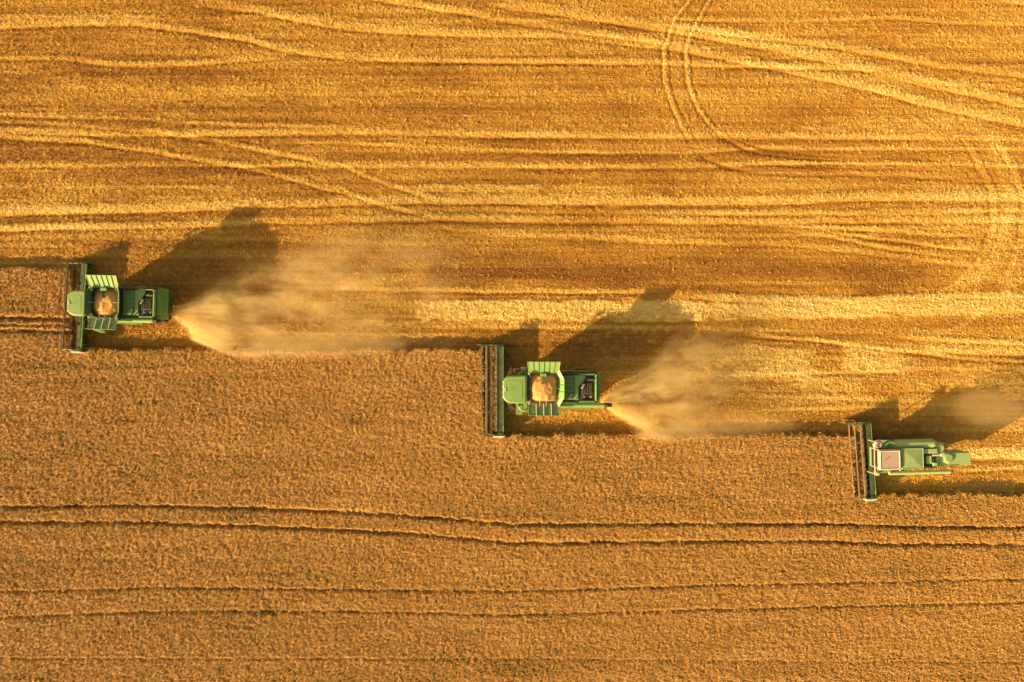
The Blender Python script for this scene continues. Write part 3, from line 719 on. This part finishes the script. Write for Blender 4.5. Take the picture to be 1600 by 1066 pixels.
    # ribbed flaps: lighter green where sunlit, darker where shaded, painted into their colour
    def flap(a, b, c, d, mat, ribs, ribmat, label=None):
        f_ = MB().slab(a, b, c, d, .035)
        a, b, c, d = map(Vector, (a, b, c, d)); nn = (b - a).cross(d - a).normalized()
        f_.path([a, b], .03).path([c, d], .035).path([a, d], .03).path([b, c], .03)
        o = f_.build("tank_flap", mat, tank)
        for q in range(ribs):
            u = (q + 1) / (ribs + 1); p0 = a.lerp(b, u) + nn * .03; p1 = d.lerp(c, u) + nn * .03
            MB().tube(p0, p1, .028, 5).build("rib", ribmat, o)
        return o
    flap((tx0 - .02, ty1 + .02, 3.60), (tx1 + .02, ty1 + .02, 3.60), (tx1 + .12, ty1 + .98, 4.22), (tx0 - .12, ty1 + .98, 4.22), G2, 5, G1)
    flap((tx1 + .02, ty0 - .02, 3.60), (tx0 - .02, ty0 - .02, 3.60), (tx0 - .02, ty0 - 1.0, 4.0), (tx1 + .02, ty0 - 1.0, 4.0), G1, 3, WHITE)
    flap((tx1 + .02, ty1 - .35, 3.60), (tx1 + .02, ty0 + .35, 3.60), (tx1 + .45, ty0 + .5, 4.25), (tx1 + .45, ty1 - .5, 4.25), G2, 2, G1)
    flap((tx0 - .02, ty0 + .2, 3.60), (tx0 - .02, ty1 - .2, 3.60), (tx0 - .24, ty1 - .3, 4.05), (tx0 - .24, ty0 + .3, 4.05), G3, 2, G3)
    for (ax, ay, sx, sy) in ((tx1, ty0, 1, -1), (tx1, ty1, 1, 1)):
        MB().slab((ax - .12, ay - sy * .02, 3.64), (ax + .03, ay - sy * .34, 3.64), (ax + .44, ay - sy * .50, 4.26), (ax + .02, ay + sy * .30, 3.98), .03).build("gusset", PALE, tank)
    for (ax, ay, sx, sy) in ((tx0, ty0, -1, -1), (tx0, ty1, -1, 1)):
        MB().tube((ax + .12, ay - sy * .35, 3.62), (ax + .0, ay + sy * .02, 3.85), .07, 6).build("gusset", PALE, tank)
    for k in range(2):
        MB().tube((3.35 + k * .55, ty0 - .25, 3.78), (3.35 + k * .55, ty0 + .35, 3.78), .018, 5).build("strut", WHITE, tank)
    MB().tube((tx0 - .25, yc + .1, 3.78), (tx0 + .4, yc + .1, 3.78), .016, 5).build("sensor_rod", WHITE, tank)
    MB().tube((tx1 - .4, yc + .1, 3.8), (tx1 + .3, yc + .1, 3.8), .016, 5).build("sensor_rod", WHITE, tank)
    # loading auger rising out of the grain
    la = MB().tube((3.35, ty1 - .05, 3.1), (3.62, yc + .45, max(heap_z - .1, 3.45)), .16, 10).build("loading_auger", G3, tank)
    MB().box(3.4, 3.95, ty1 - .3, ty1 - .02, 3.55, 3.78).build("fill_hatch", G2, tank, bevel=.04)
    # grain heap: its own thing, rests in the tank
    n = 44; gv = []; gf = []
    hx, hy = 3.68, yc - .02
    for j in range(n + 1):
        for i in range(n + 1):
            x = tx0 + .06 + (tx1 - tx0 - .12) * i / n; y = ty0 + .06 + (ty1 - ty0 - .12) * j / n
            d = math.hypot(x - hx, y - hy); d2 = math.hypot((x - hx - .1) * .9, (y - hy + .62) * 1.2); z_ = heap_z - .16 * min(d, .75) - .70 * max(0, min(d, 1.6) - .75)
            z_ = max(z_, heap_z - .12 - .55 * d2)
            nx = float(vn(np.array([x * 1.0 + loc[0]]), np.array([y * 1.0]), .28, .28, 7)[0]); z_ += .10 * (nx - .5)
            edge = min(x - tx0, tx1 - x, y - ty0, ty1 - y); z_ = min(z_, 3.5)if edge < .25 else z_
            gv.append((x, y, max(z_, 2.75)))
    for j in range(n):
        for i in range(n):
            a = j * (n + 1) + i; gf.append((a, a + 1, a + n + 2, a + n + 1))
    nb = len(gv); ring = [j for j in range(n + 1)] + [(n + 1) * k + n for k in range(1, n + 1)] + [(n + 1) * n + k for k in range(n - 1, -1, -1)] + [(n + 1) * k for k in range(n - 1, 0, -1)]
    for r in ring: gv.append((gv[r][0], gv[r][1], 2.72))
    for k in range(len(ring)):
        k2 = (k + 1) % len(ring); gf.append((ring[k], ring[k2], nb + k2, nb + k))
    gf.append(tuple(nb + k for k in reversed(range(len(ring)))))
    gm = MB(); gm.add(gv, gf); go = gm.build("grain_heap", GRAIN, None, smooth=True)
    go.location = loc; go.rotation_euler = (0, 0, rz)
    tag(go, p["grain_label"], "grain", "heaps of grain in the tanks", "stuff")
    # engine deck behind the tank
    dk = MB().box(5.02, 8.32, yc - 1.15, yc + 1.5, 3.12, 3.2).build("engine_deck", G3, root, bevel=.01)
    MB().box(5.28, 6.75, yc - .95, yc + 1.22, 3.204, 3.33).build("deck_panel", G1, dk, bevel=.03)
    for k in range(5):
        y = yc - .7 + k * .4; MB().box(5.35, 6.35, y, y + .03, 3.334, 3.36).build("rib", G3, dk)
    MB().prism([(6.42, yc - .92), (6.7, yc - .6), (6.72, yc + .2), (7.35, yc + .95), (7.35, yc + 1.25), (6.42, yc + 1.25)], 3.334, 3.40, .03, 3.44).build("engine_cover", G2, dk, bevel=.02)
    MB().box(5.2, 7.5, yc + 1.28, yc + 1.42, 3.204, 3.45).build("black_deck_strip", BLK, dk, bevel=.01)  # plain black strip along the upper edge of the deck
    MB().prism([(5.75, yc - .85), (6.1, yc - .9), (6.3, yc - .45), (6.12, yc - .3), (5.85, yc - .6)], 3.37, 3.46, .03, 3.5).build("hatch_lid", G2, dk, bevel=.02)
    # engine bay (open, dark) with engine block, muffler, filter, pipes
    eb = MB().box(6.78, 8.12, yc - .98, yc + 1.2, 3.204, 3.24).build("engine_bay", BLK, dk)
    m = MB().box(7.0, 7.95, yc - .45, yc + .55, 3.245, 3.42)
    for k in range(6): m.box(7.05 + k * .15, 7.12 + k * .15, yc - .4, yc + .5, 3.424, 3.47)
    m.build("engine_block", BLK, eb, bevel=.02)
    MB().tube((7.0, yc + .05, 3.5), (7.2, yc + .45, 3.52), .11, 12).build("air_filter", PALE, eb)
    MB().tube((7.5, yc + .85, 3.45), (8.05, yc + .85, 3.45), .14, 12).tube((7.95, yc + .85, 3.45), (7.95, yc + .85, 3.95), .05, 8).build("muffler", BLK, eb)
    rr = random.Random(4)
    for k in range(9):
        xa = 6.95 + rr.random() * 1.0; MB().tube((xa, yc - .65 + rr.random() * .12, 3.3), (xa + .12, yc - .8 + rr.random() * .25, 3.36), .04, 6).build("hose", PALE if k % 3 == 0 else BLK, eb)
    # rims round the bay
    MB().box(8.16, 8.32, yc - 1.0, yc + 1.3, 3.204, 3.62).build("rear_rim", G2, dk, bevel=.04)
    MB().box(6.8, 8.14, yc + 1.24, yc + 1.36, 3.204, 3.56).build("side_rim", G1, dk, bevel=.03)
    MB().box(6.8, 8.14, yc - 1.12, yc - 1.0, 3.204, 3.5).build("side_rim", G1, dk, bevel=.03)
    MB().prism([(8.34, yc - 1.0), (8.6, yc - .85), (8.66, yc - .5), (8.66, yc + .8), (8.6, yc + 1.15), (8.34, yc + 1.3)], 2.4, 3.2, .1, 3.34).build("rear_hood", G1, root, bevel=.03)
    for s_ in (-1, 1): MB().tube((8.66, yc + .15 + s_ * .75, 2.75), (8.7, yc + .15 + s_ * .75, 2.75), .07, 10).build("tail_light", RUST, root)
    # unloading auger folded back along the lower side
    ya = yc - 1.42
    ua = MB().tube((4.75, ya, 3.30), (aug_end, ya + .02, 3.42), .19, 16).tube((4.8, ya, 2.2), (4.8, ya, 3.36), .24, 14)
    u = ua.build("unloading_auger", G2, root, smooth=False)
    MB().box(4.7, aug_end - 1.1, ya - .30, ya - .22, 3.2, 3.36).build("auger_guard", G2, u, bevel=.01)
    MB().tube((aug_end + .002, ya + .02, 3.42), (aug_end + .35, ya + .03, 3.40), .21, 14, .2).tube((aug_end + .35, ya + .03, 3.40), (aug_end + .62, ya + .03, 3.22), .2, 14, .17).build("auger_spout", RUB, u)
    MB().path([(5.1, yc + 1.55, 3.2), (5.1, yc + 1.55, 3.75), (6.6, yc + 1.55, 3.75), (7.6, yc + 1.55, 3.75), (7.6, yc + 1.55, 3.2)], .02, 6).build("handrail", BLK, root)
    if p.get("beacons"):
        for s_ in (-1, 1):
            MB().lathe(2.15, yc + s_ * .85, [(.13, 3.3), (.13, 3.62), (.08, 3.72)], 12).build("beacon", WHITE, root)
    if p.get("sx"):
        root.scale = go.scale = (p["sx"], 1, 1)
    return root

x_, y_ = W(783.5, 610, 1.2)
combine_big("combine_harvester", (x_, y_, 0), 0, "green combine with full grain heap, middle of the three harvesters",
            2.05, -1.35, .35, DKB, 8.95, 4.14, 0, True, 4.05,
            {"crop_label": "cut wheat lying on the header floor of the middle combine", "grain_label": "bright peaked wheat heap in the open tank of the middle combine"})
x_, y_ = W(127.5, 480, 1.2)
combine_big("combine_harvester", (x_, y_, 0), math.radians(-1.2), "green combine with low dark grain load and white beacons, leftmost harvester",
            1.7, -1.55, .1, BLK, 8.15, 3.72, math.radians(-2.6), False, 3.95,
            {"crop_label": "cut wheat lying on the header floor of the leftmost combine", "grain_label": "low reddish wheat load in the tank of the leftmost combine", "beacons": True, "sx": .94})

def combine_small(loc, rz):
    root = empty("combine_harvester", loc, rz)
    tag(root, "small faded green combine with closed tank and pinkish white cab roof, rightmost", "combine harvester")
    header(root, 3.42, -1.0, G2, G3, RUST, -1.28, 1.15, .52, .0, math.radians(2.8), False, .022)
    gathered(root, 3.42, "cut wheat lying on the header floor of the rightmost combine")
    MB().sideprism([(.1, .45), (1.6, 1.2), (1.6, 1.9), (.12, 1.1)], .0, 1.0).build("feeder_house", PALE, root, bevel=.02)
    b = MB().sideprism([(1.0, .9), (2.0, .7), (5.2, .8), (5.9, 1.3), (6.1, 2.0), (5.6, 2.6), (1.0, 2.6)], -.45, 1.55).build("body", GF, root, bevel=.04)
    MB().sideprism([(1.9, 1.2), (5.0, 1.2), (5.2, 2.4), (1.9, 2.4)], -.53, -.452).build("side_panel", GF2, b, bevel=.02)
    MB().sideprism([(1.9, 1.2), (5.0, 1.2), (5.2, 2.4), (1.9, 2.4)], 1.552, 1.63).build("side_panel", GF2, b, bevel=.02)
    MB().box(1.25, 1.6, -.7, 1.8, .6, .9).build("axle", GF2, root)
    MB().box(4.95, 5.1, -.3, 1.4, .4, .6).build("axle", GF2, root)
    for s_ in (-1, 1):
        wheel(root, 1.4, .55 + s_ * 1.1, .75, .5, YEL); wheel(root, 5.02, .55 + s_ * .95, .5, .32, YEL)
    # cab
    c_ = MB().prism([(-.25, -.4), (1.3, -.4), (1.3, 1.2), (-.25, 1.2)], 1.7, 3.1).build("cab", GLASS, root, bevel=.05)
    for (a, q) in ((-.25, -.4), (1.3, -.4), (1.3, 1.2), (-.25, 1.2)):
        MB().tube((a, q, 1.6), (a, q, 3.12), .06, 8).build("cab_pillar", PINK, c_)
    MB().prism([(-.3, -.45), (1.35, -.45), (1.35, 1.25), (-.3, 1.25)], 1.45, 1.695).build("cab_floor", GF2, c_)
    rf = MB().prism([(-.5, -.42), (-.42, -.52), (1.36, -.52), (1.46, -.44), (1.46, 1.22), (1.36, 1.3), (-.42, 1.3), (-.5, 1.2)], 3.12, 3.28, .1, 3.36).build("cab_roof", PINK, c_, bevel=.03)
    MB().path([(-.36, -.38, 3.38), (1.32, -.38, 3.38), (1.32, 1.16, 3.38), (-.36, 1.16, 3.38), (-.36, -.38, 3.38)], .03, 6).build("roof_rail", WHITE, rf)
    MB().tube((-.05, .3, 3.39), (.35, .62, 3.4), .035, 6).build("antenna", RUST, rf)
    # platform frame in front of and beside the cab
    MB().path([(-.62, -.9, 3.0), (-.68, .2, 3.0), (-.65, 1.3, 3.0), (-.45, 1.9, 3.0)], .06, 8).path([(-.62, -.9, 3.0), (-.62, -.9, 1.6)], .05).path([(-.45, 1.9, 3.0), (-.45, 1.9, 1.6)], .05).build("handrail", PINK, root)
    MB().prism([(-.55, 1.34), (.1, 1.34), (.25, 1.7), (.05, 2.05), (-.35, 2.05), (-.6, 1.7)], 2.6, 2.75, .15, 2.85).build("air_intake", PALE, root, bevel=.03)
    f_ = MB().prism([(.1, 1.34), (1.3, 1.34), (1.35, 1.95), (.4, 1.95)], 2.1, 2.2, .02, 2.22).build("side_platform", GF, root, bevel=.02)
    MB().path([(.15, 1.36, 2.95), (.45, 1.75, 3.0), (.8, 1.9, 3.0), (1.15, 1.75, 3.0), (1.45, 1.2, 2.95)], .06, 8).build("hose", G2, root)
    MB().tube((.6, 1.5, 2.25), (.6, 1.5, 2.7), .17, 12).build("air_filter", G2, root)
    MB().prism([(.1, -1.0), (1.1, -.98), (1.35, -.6), (.0, -.56)], 2.0, 2.15, .04, 2.2).build("ladder_platform", G2, root, bevel=.02)
    m = MB()
    for k in range(5): m.box(.0, .45, -1.3 + k * .06, -1.12 + k * .06, .4 + k * .35, .43 + k * .35)
    m.tube((.0, -1.25, .35), (.0, -.98, 2.05), .025, 6).tube((.45, -1.25, .35), (.45, -.98, 2.05), .025, 6)
    m.build("ladder", GF, root)
    MB().box(-.3, -.05, -1.12, -.85, 2.2, 2.6).build("mirror", PALE, root, bevel=.03)
    # grain tank with closed lid creased on the diagonal
    tk = MB().box(1.56, 3.5, -.5, 1.32, 2.604, 3.18).build("grain_tank", GF, root, bevel=.03)
    lid = MB().add([(1.66, -.42, 3.2), (3.42, -.42, 3.2), (3.42, 1.26, 3.2), (1.66, 1.26, 3.2), (2.54, .42, 3.31)], [(0, 1, 4), (1, 2, 4), (2, 3, 4), (3, 0, 4), (3, 2, 1, 0)]).build("tank_lid", GF2, tk)
    MB().path([(1.62, -.46, 3.2), (3.46, -.46, 3.2), (3.46, 1.29, 3.2), (1.62, 1.29, 3.2), (1.62, -.46, 3.2)], .03, 6).build("lid_frame", GF, lid)
    # long rounded side hood on the upper side
    prof = []
    m = MB(); n = 8
    for k in range(n + 1):
        a = PI * k / n; prof.append((1.62 - .42 * math.cos(a), 2.62 + .42 * math.sin(a)))
    vs = [(1.2, y, z_) for y, z_ in prof] + [(4.6, y, z_) for y, z_ in prof] + [(5.0, 1.5 + (y - 1.62) * .6, 2.62 + (z_ - 2.62) * .5) for y, z_ in prof]
    fs = [tuple(range(n + 1)), tuple(reversed(range(2 * n + 2, 3 * n + 3)))]
    for r in range(2):
        for k in range(n): fs.append((r * (n + 1) + k, r * (n + 1) + k + 1, (r + 1) * (n + 1) + k + 1, (r + 1) * (n + 1) + k))
        fs.append((r * (n + 1), (r + 1) * (n + 1), (r + 1) * (n + 1) + n, r * (n + 1) + n))
    m.add(vs, fs).build("side_hood", GF, root, bevel=.02)
    MB().box(3.55, 4.85, .78, 1.2, 2.8, 3.02).build("tank_rear_cover", GF, root, bevel=.04)
    # engine behind the tank
    eb = MB().box(3.56, 4.9, -.4, .74, 2.604, 2.66).build("engine_bay", BLK, root)
    MB().box(3.9, 4.35, -.1, .6, 2.665, 2.98).build("engine_block", GF, eb, bevel=.04)
    MB().path([(3.66, -.1, 2.8), (3.62, .2, 2.95), (3.75, .5, 2.95), (3.98, .62, 2.9)], .035, 6).path([(4.35, .4, 2.9), (4.55, .3, 2.9), (4.6, -.1, 2.8)], .035, 6).build("hose", BLK, eb)
    MB().tube((4.45, .62, 2.95), (5.15, .66, 2.95), .09, 10).lathe(5.18, .66, [(.13, 2.85), (.13, 3.1), (.1, 3.15)], 12).build("muffler", PALE, eb)
    MB().box(4.5, 4.85, -.35, -.05, 2.665, 2.95).build("battery_box", GF, eb, bevel=.03)
    MB().box(3.6, 4.85, -.52, -.42, 2.604, 2.9).build("side_rim", G2, root, bevel=.02)
    # straw hood, fan and round housings at the rear
    MB().lathe(5.25, 1.2, [(.36, 2.0), (.36, 2.75), (.28, 2.86)], 18).build("fan_housing", GF, root, bevel=.01)
    MB().sideprism([(5.5, 1.2), (7.85, 1.1), (7.9, 2.78), (5.9, 2.82), (5.4, 2.6)], -.35, .75).build("straw_hood", GF, root, bevel=.03)
    MB().lathe(5.9, .35, [(.42, 2.6), (.42, 2.9), (.3, 2.96)], 20).build("rotor_housing", GF2, root, bevel=.01)
    MB().box(5.0, 5.6, -.2, .45, 2.3, 2.5).build("rear_cover", RUST, root, bevel=.03)
    u = MB().tube((.6, -.85, 2.95), (5.9, -.83, 3.0), .17, 12).tube((1.9, -.6, 2.2), (1.9, -.83, 2.95), .13, 10).build("unloading_auger", PALEG, root)
    MB().tube((5.9, -.83, 3.0), (6.25, -.83, 2.85), .14, 10).build("auger_spout", GF2, u)
    return root
x_, y_ = W(1361, 719, 1.1)
combine_small((x_, y_, 0), math.radians(1.5))

# ------------------------------------------------------------------ chaff and dust
class NX:
    """tiny expression helper over math nodes"""
    def __init__(s, nt): s.n = nt.nodes; s.l = nt.links
    def op(s, kind, *a):
        m = s.n.new("ShaderNodeMath"); m.operation = kind
        for i, v in enumerate(a):
            if isinstance(v, (int, float)): m.inputs[i].default_value = v
            else: s.l.new(v, m.inputs[i])
        return m.outputs[0]
    def ss(s, v, a, b):    # smoothstep a..b -> 0..1
        m = s.n.new("ShaderNodeMapRange"); m.interpolation_type = 'SMOOTHSTEP'
        s.l.new(v, m.inputs[0]); m.inputs[1].default_value = a; m.inputs[2].default_value = b
        return m.outputs[0]
    def noise(s, vec, scale, detail=4, rough=.55):
        m = s.n.new("ShaderNodeTexNoise"); m.inputs["Scale"].default_value = scale; m.inputs["Detail"].default_value = detail; m.inputs["Roughness"].default_value = rough
        s.l.new(vec, m.inputs["Vector"]); return m.outputs["Fac"]

def plume(name, loc, length, ylo, yhi, ztop, label, build, col=(.97, .85, .50)):
    m = bpy.data.materials.new(name + "_air"); m.use_nodes = True; nt = m.node_tree; nt.nodes.clear()
    out = nt.nodes.new("ShaderNodeOutputMaterial"); vol = nt.nodes.new("ShaderNodeVolumePrincipled")
    nt.links.new(vol.outputs[0], out.inputs["Volume"])
    vol.inputs["Color"].default_value = (*col, 1); vol.inputs["Anisotropy"].default_value = .2
    tc = nt.nodes.new("ShaderNodeTexCoord"); sp = nt.nodes.new("ShaderNodeSeparateXYZ"); nt.links.new(tc.outputs["Object"], sp.inputs[0])
    e = NX(nt); d = build(e, sp.outputs[0], sp.outputs[1], sp.outputs[2], tc.outputs["Object"], nt)
    nt.links.new(d, vol.inputs["Density"])
    # closed hull: a tapered wedge widening away from the source
    hull = [(-.3, -.5), (-.3, .9), (2.5, min(yhi, 3.2)), (length * .45, yhi), (length, yhi), (length, ylo), (length * .25, ylo), (2.2, max(ylo, -2.6))]
    o = MB().prism([(a, b) for a, b in reversed(hull)], .12 - loc[2], ztop - loc[2]).build(name, m)
    o.location = loc
    tag(o, label, "dust", kind="stuff")
    return o

def jet(amount, reach, lo_deg, hi_deg, seed, hi2, ylo, yhi, ps=.45):
    def b(e, x, y, z, vec, nt):
        r = e.op('SQRT', e.op('ADD', e.op('MULTIPLY', x, x), e.op('ADD', e.op('MULTIPLY', y, y), .02)))
        th = e.op('ARCTAN2', y, x)
        mp = nt.nodes.new("ShaderNodeCombineXYZ")
        nt.links.new(e.op('MULTIPLY', e.op('LOGARITHM', e.op('ADD', r, .6), 2.718), 1.6), mp.inputs[0])
        nt.links.new(e.op('MULTIPLY', th, 6.0), mp.inputs[1]); nt.links.new(e.op('ADD', e.op('MULTIPLY', z, .5), seed), mp.inputs[2])
        streak = e.noise(mp.outputs[0], 1.3, 5, .6)
        mpp = nt.nodes.new("ShaderNodeMapping"); nt.links.new(vec, mpp.inputs[0]); mpp.inputs["Scale"].default_value = (.55, 1.0, .9)
        mpp.inputs["Location"].default_value = (seed * 3.1, seed, 0); mpp.inputs["Rotation"].default_value = (0, 0, math.radians(-14))
        puff = e.noise(mpp.outputs[0], ps, 9, .68)
        th2 = e.op('ADD', th, e.op('MULTIPLY', e.op('SUBTRACT', puff, .5), 1.15))
        lo = math.radians(lo_deg); hi = math.radians(hi_deg)
        ang = e.op('MULTIPLY', e.ss(th2, lo - .03, lo + .16), e.op('SUBTRACT', 1, e.ss(th2, hi - .30, hi + .12)))
        near = e.op('EXPONENT', e.op('MULTIPLY', r, -1 / reach))
        core = e.op('MULTIPLY', e.ss(puff, .40, .58), e.ss(streak, .30, .66))
        jetd = e.op('MULTIPLY', e.op('MULTIPLY', near, ang), e.op('MULTIPLY_ADD', core, 1.9, .12))
        lob = e.op('MULTIPLY', e.op('SUBTRACT', 1, e.ss(th2, lo + .12, lo + .55)), e.op('EXPONENT', e.op('MULTIPLY', r, -1 / (reach * .85))))
        jetd = e.op('MULTIPLY_ADD', e.op('MULTIPLY', e.op('MULTIPLY', lob, ang), e.ss(puff, .30, .55)), 1.3, jetd)
        # upper billow drifting away, thinning with distance
        upw = e.ss(th2, -.12, .30)
        bx = e.op('MULTIPLY', e.ss(x, 2.0, 5.0), e.op('SUBTRACT', 1, e.ss(x, hi2 * .25, hi2)))
        bd = e.op('MULTIPLY', e.op('MULTIPLY', bx, e.ss(puff, .44, .66)), e.op('MULTIPLY', e.op('MULTIPLY', ang, upw), .30))
        # thin dust low over the ground along the whole trail
        bd = e.op('MULTIPLY_ADD', e.op('MULTIPLY', bx, ang), e.op('MULTIPLY', e.ss(puff, .40, .70), .09), bd)
        tot = e.op('MULTIPLY', e.op('ADD', jetd, bd), e.op('MULTIPLY', e.ss(y, ylo + .1, ylo + .9), e.op('SUBTRACT', 1, e.ss(y, yhi - 1.6, yhi - .1))))
        # vertical fade
        top = e.op('ADD', e.op('MULTIPLY', r, .16), .55)
        vz = e.op('SUBTRACT', 1, e.ss(e.op('DIVIDE', e.op('ADD', z, .9), e.op('ADD', top, .9)), .45, 1.15))
        return e.op('MULTIPLY', e.op('MULTIPLY', tot, vz), amount)
    return b

x_, y_ = W(262, 486, 1.2)
plume("dust_plume", (x_, y_, 1.2), 30, -4.6, 8.0, 3.8, "long pale chaff plume blowing from the rear of the leftmost combine", jet(1.45, 4.0, -46, 27, 1.7, 29.5, -4.6, 8.0))
x_, y_ = W(938, 628, 1.2)
plume("dust_plume", (x_, y_, 1.2), 19, -3.9, 7.6, 3.6, "billowing chaff plume behind the middle combine", jet(3.0, 2.5, -39, 42, 9.3, 12.5, -3.9, 7.6, .6))
def puffd(amount, rx, ry, seed, zh):
    def b(e, x, y, z, vec, nt):
        ad = nt.nodes.new("ShaderNodeVectorMath"); ad.operation = 'ADD'; nt.links.new(vec, ad.inputs[0]); ad.inputs[1].default_value = (seed, 0, 0)
        n = e.noise(ad.outputs[0], .6, 5, .6)
        d = e.op('SQRT', e.op('ADD', e.op('POWER', e.op('DIVIDE', x, rx), 2), e.op('POWER', e.op('DIVIDE', y, ry), 2)))
        d = e.op('ADD', d, e.op('MULTIPLY', e.op('SUBTRACT', n, .5), .9))
        f = e.op('SUBTRACT', 1, e.ss(d, .45, .95))
        return e.op('MULTIPLY', e.op('MULTIPLY', f, e.op('SUBTRACT', 1, e.ss(z, zh * .4, zh))), amount)
    return b
def puff(px, py, rx, ry, amount, label, seed, zt=2.2):
    x_, y_ = W(px, py, .8)
    m = bpy.data.materials.new("dust_air"); m.use_nodes = True; nt = m.node_tree; nt.nodes.clear()
    out = nt.nodes.new("ShaderNodeOutputMaterial"); vol = nt.nodes.new("ShaderNodeVolumePrincipled"); nt.links.new(vol.outputs[0], out.inputs["Volume"])
    vol.inputs["Color"].default_value = (.92, .76, .42, 1); vol.inputs["Anisotropy"].default_value = .2
    tc = nt.nodes.new("ShaderNodeTexCoord"); sp = nt.nodes.new("ShaderNodeSeparateXYZ"); nt.links.new(tc.outputs["Object"], sp.inputs[0])
    e = NX(nt); nt.links.new(puffd(amount, rx, ry, seed, zt)(e, sp.outputs[0], sp.outputs[1], sp.outputs[2], tc.outputs["Object"], nt), vol.inputs["Density"])
    poly = [(rx * 1.15 * math.cos(2 * PI * k / 16), ry * 1.15 * math.sin(2 * PI * k / 16)) for k in range(16)]
    o = MB().prism(poly, .1, zt - .8, .5, zt).build("dust_cloud", m); o.location = (x_, y_, 0)
    tag(o, label, "dust", kind="stuff")
puff(1535, 636, 4.4, 2.1, .17, "thin beige dust hanging in the shadow above the rightmost combine", 3.0, 4.2)
#puff(1290, 662, 3.6, .9, .35, "thin dust drifting off the upper end of the rightmost header", 8.0)
puff(1140, 662, 7.5, 1.3, .15, "faint dust drifting along the wheat edge between the middle and rightmost combines", 21.0, 2.6)
puff(520, 538, 8, 1.5, .22, "faint dust drifting along the wheat edge behind the leftmost combine", 12.0)

def chaff(px, py, lo, hi, reach, n, seed, label):
    """bits of straw and chaff thrown out of the spreader, still in the air"""
    rg = np.random.default_rng(seed); x0, y0 = W(px, py, 1.2)
    rr = rg.exponential(reach, n) + .1; th = np.radians(np.where(rg.uniform(0, 1, n) < .55, rg.normal(lo + 14, 9, n), rg.uniform(lo, hi, n)))
    x = x0 + rr * np.cos(th); y = y0 + rr * np.sin(th); z_ = np.clip(1.25 - .05 * rr + rg.normal(0, .25, n) * (1 + rr * .2), .12, 3.2)
    L = rg.uniform(.015, .055, n); w = rg.uniform(.006, .016, n); d = rg.normal(0, 1, (n, 3)); d /= np.linalg.norm(d, axis=1)[:, None]
    q = np.cross(d, rg.normal(0, 1, (n, 3))); q /= np.linalg.norm(q, axis=1)[:, None]; c = np.stack([x, y, z_], 1)
    v = np.stack([c - d * L[:, None] - q * w[:, None], c + d * L[:, None] - q * w[:, None], c + d * L[:, None] + q * w[:, None], c - d * L[:, None] + q * w[:, None]], 1)
    o = mesh_np("flying_chaff", v.reshape(-1, 3), np.arange(n * 4).reshape(n, 4), M_straw, {"tone": np.repeat(rg.uniform(.5, 1, n), 4)})
    tag(o, label, "chaff", kind="stuff")
chaff(264, 487, -44, 24, 3.2, 9000, 3, "bits of straw flying out behind the leftmost combine")
chaff(940, 629, -38, 38, 2.6, 8000, 4, "bits of straw flying out behind the middle combine")
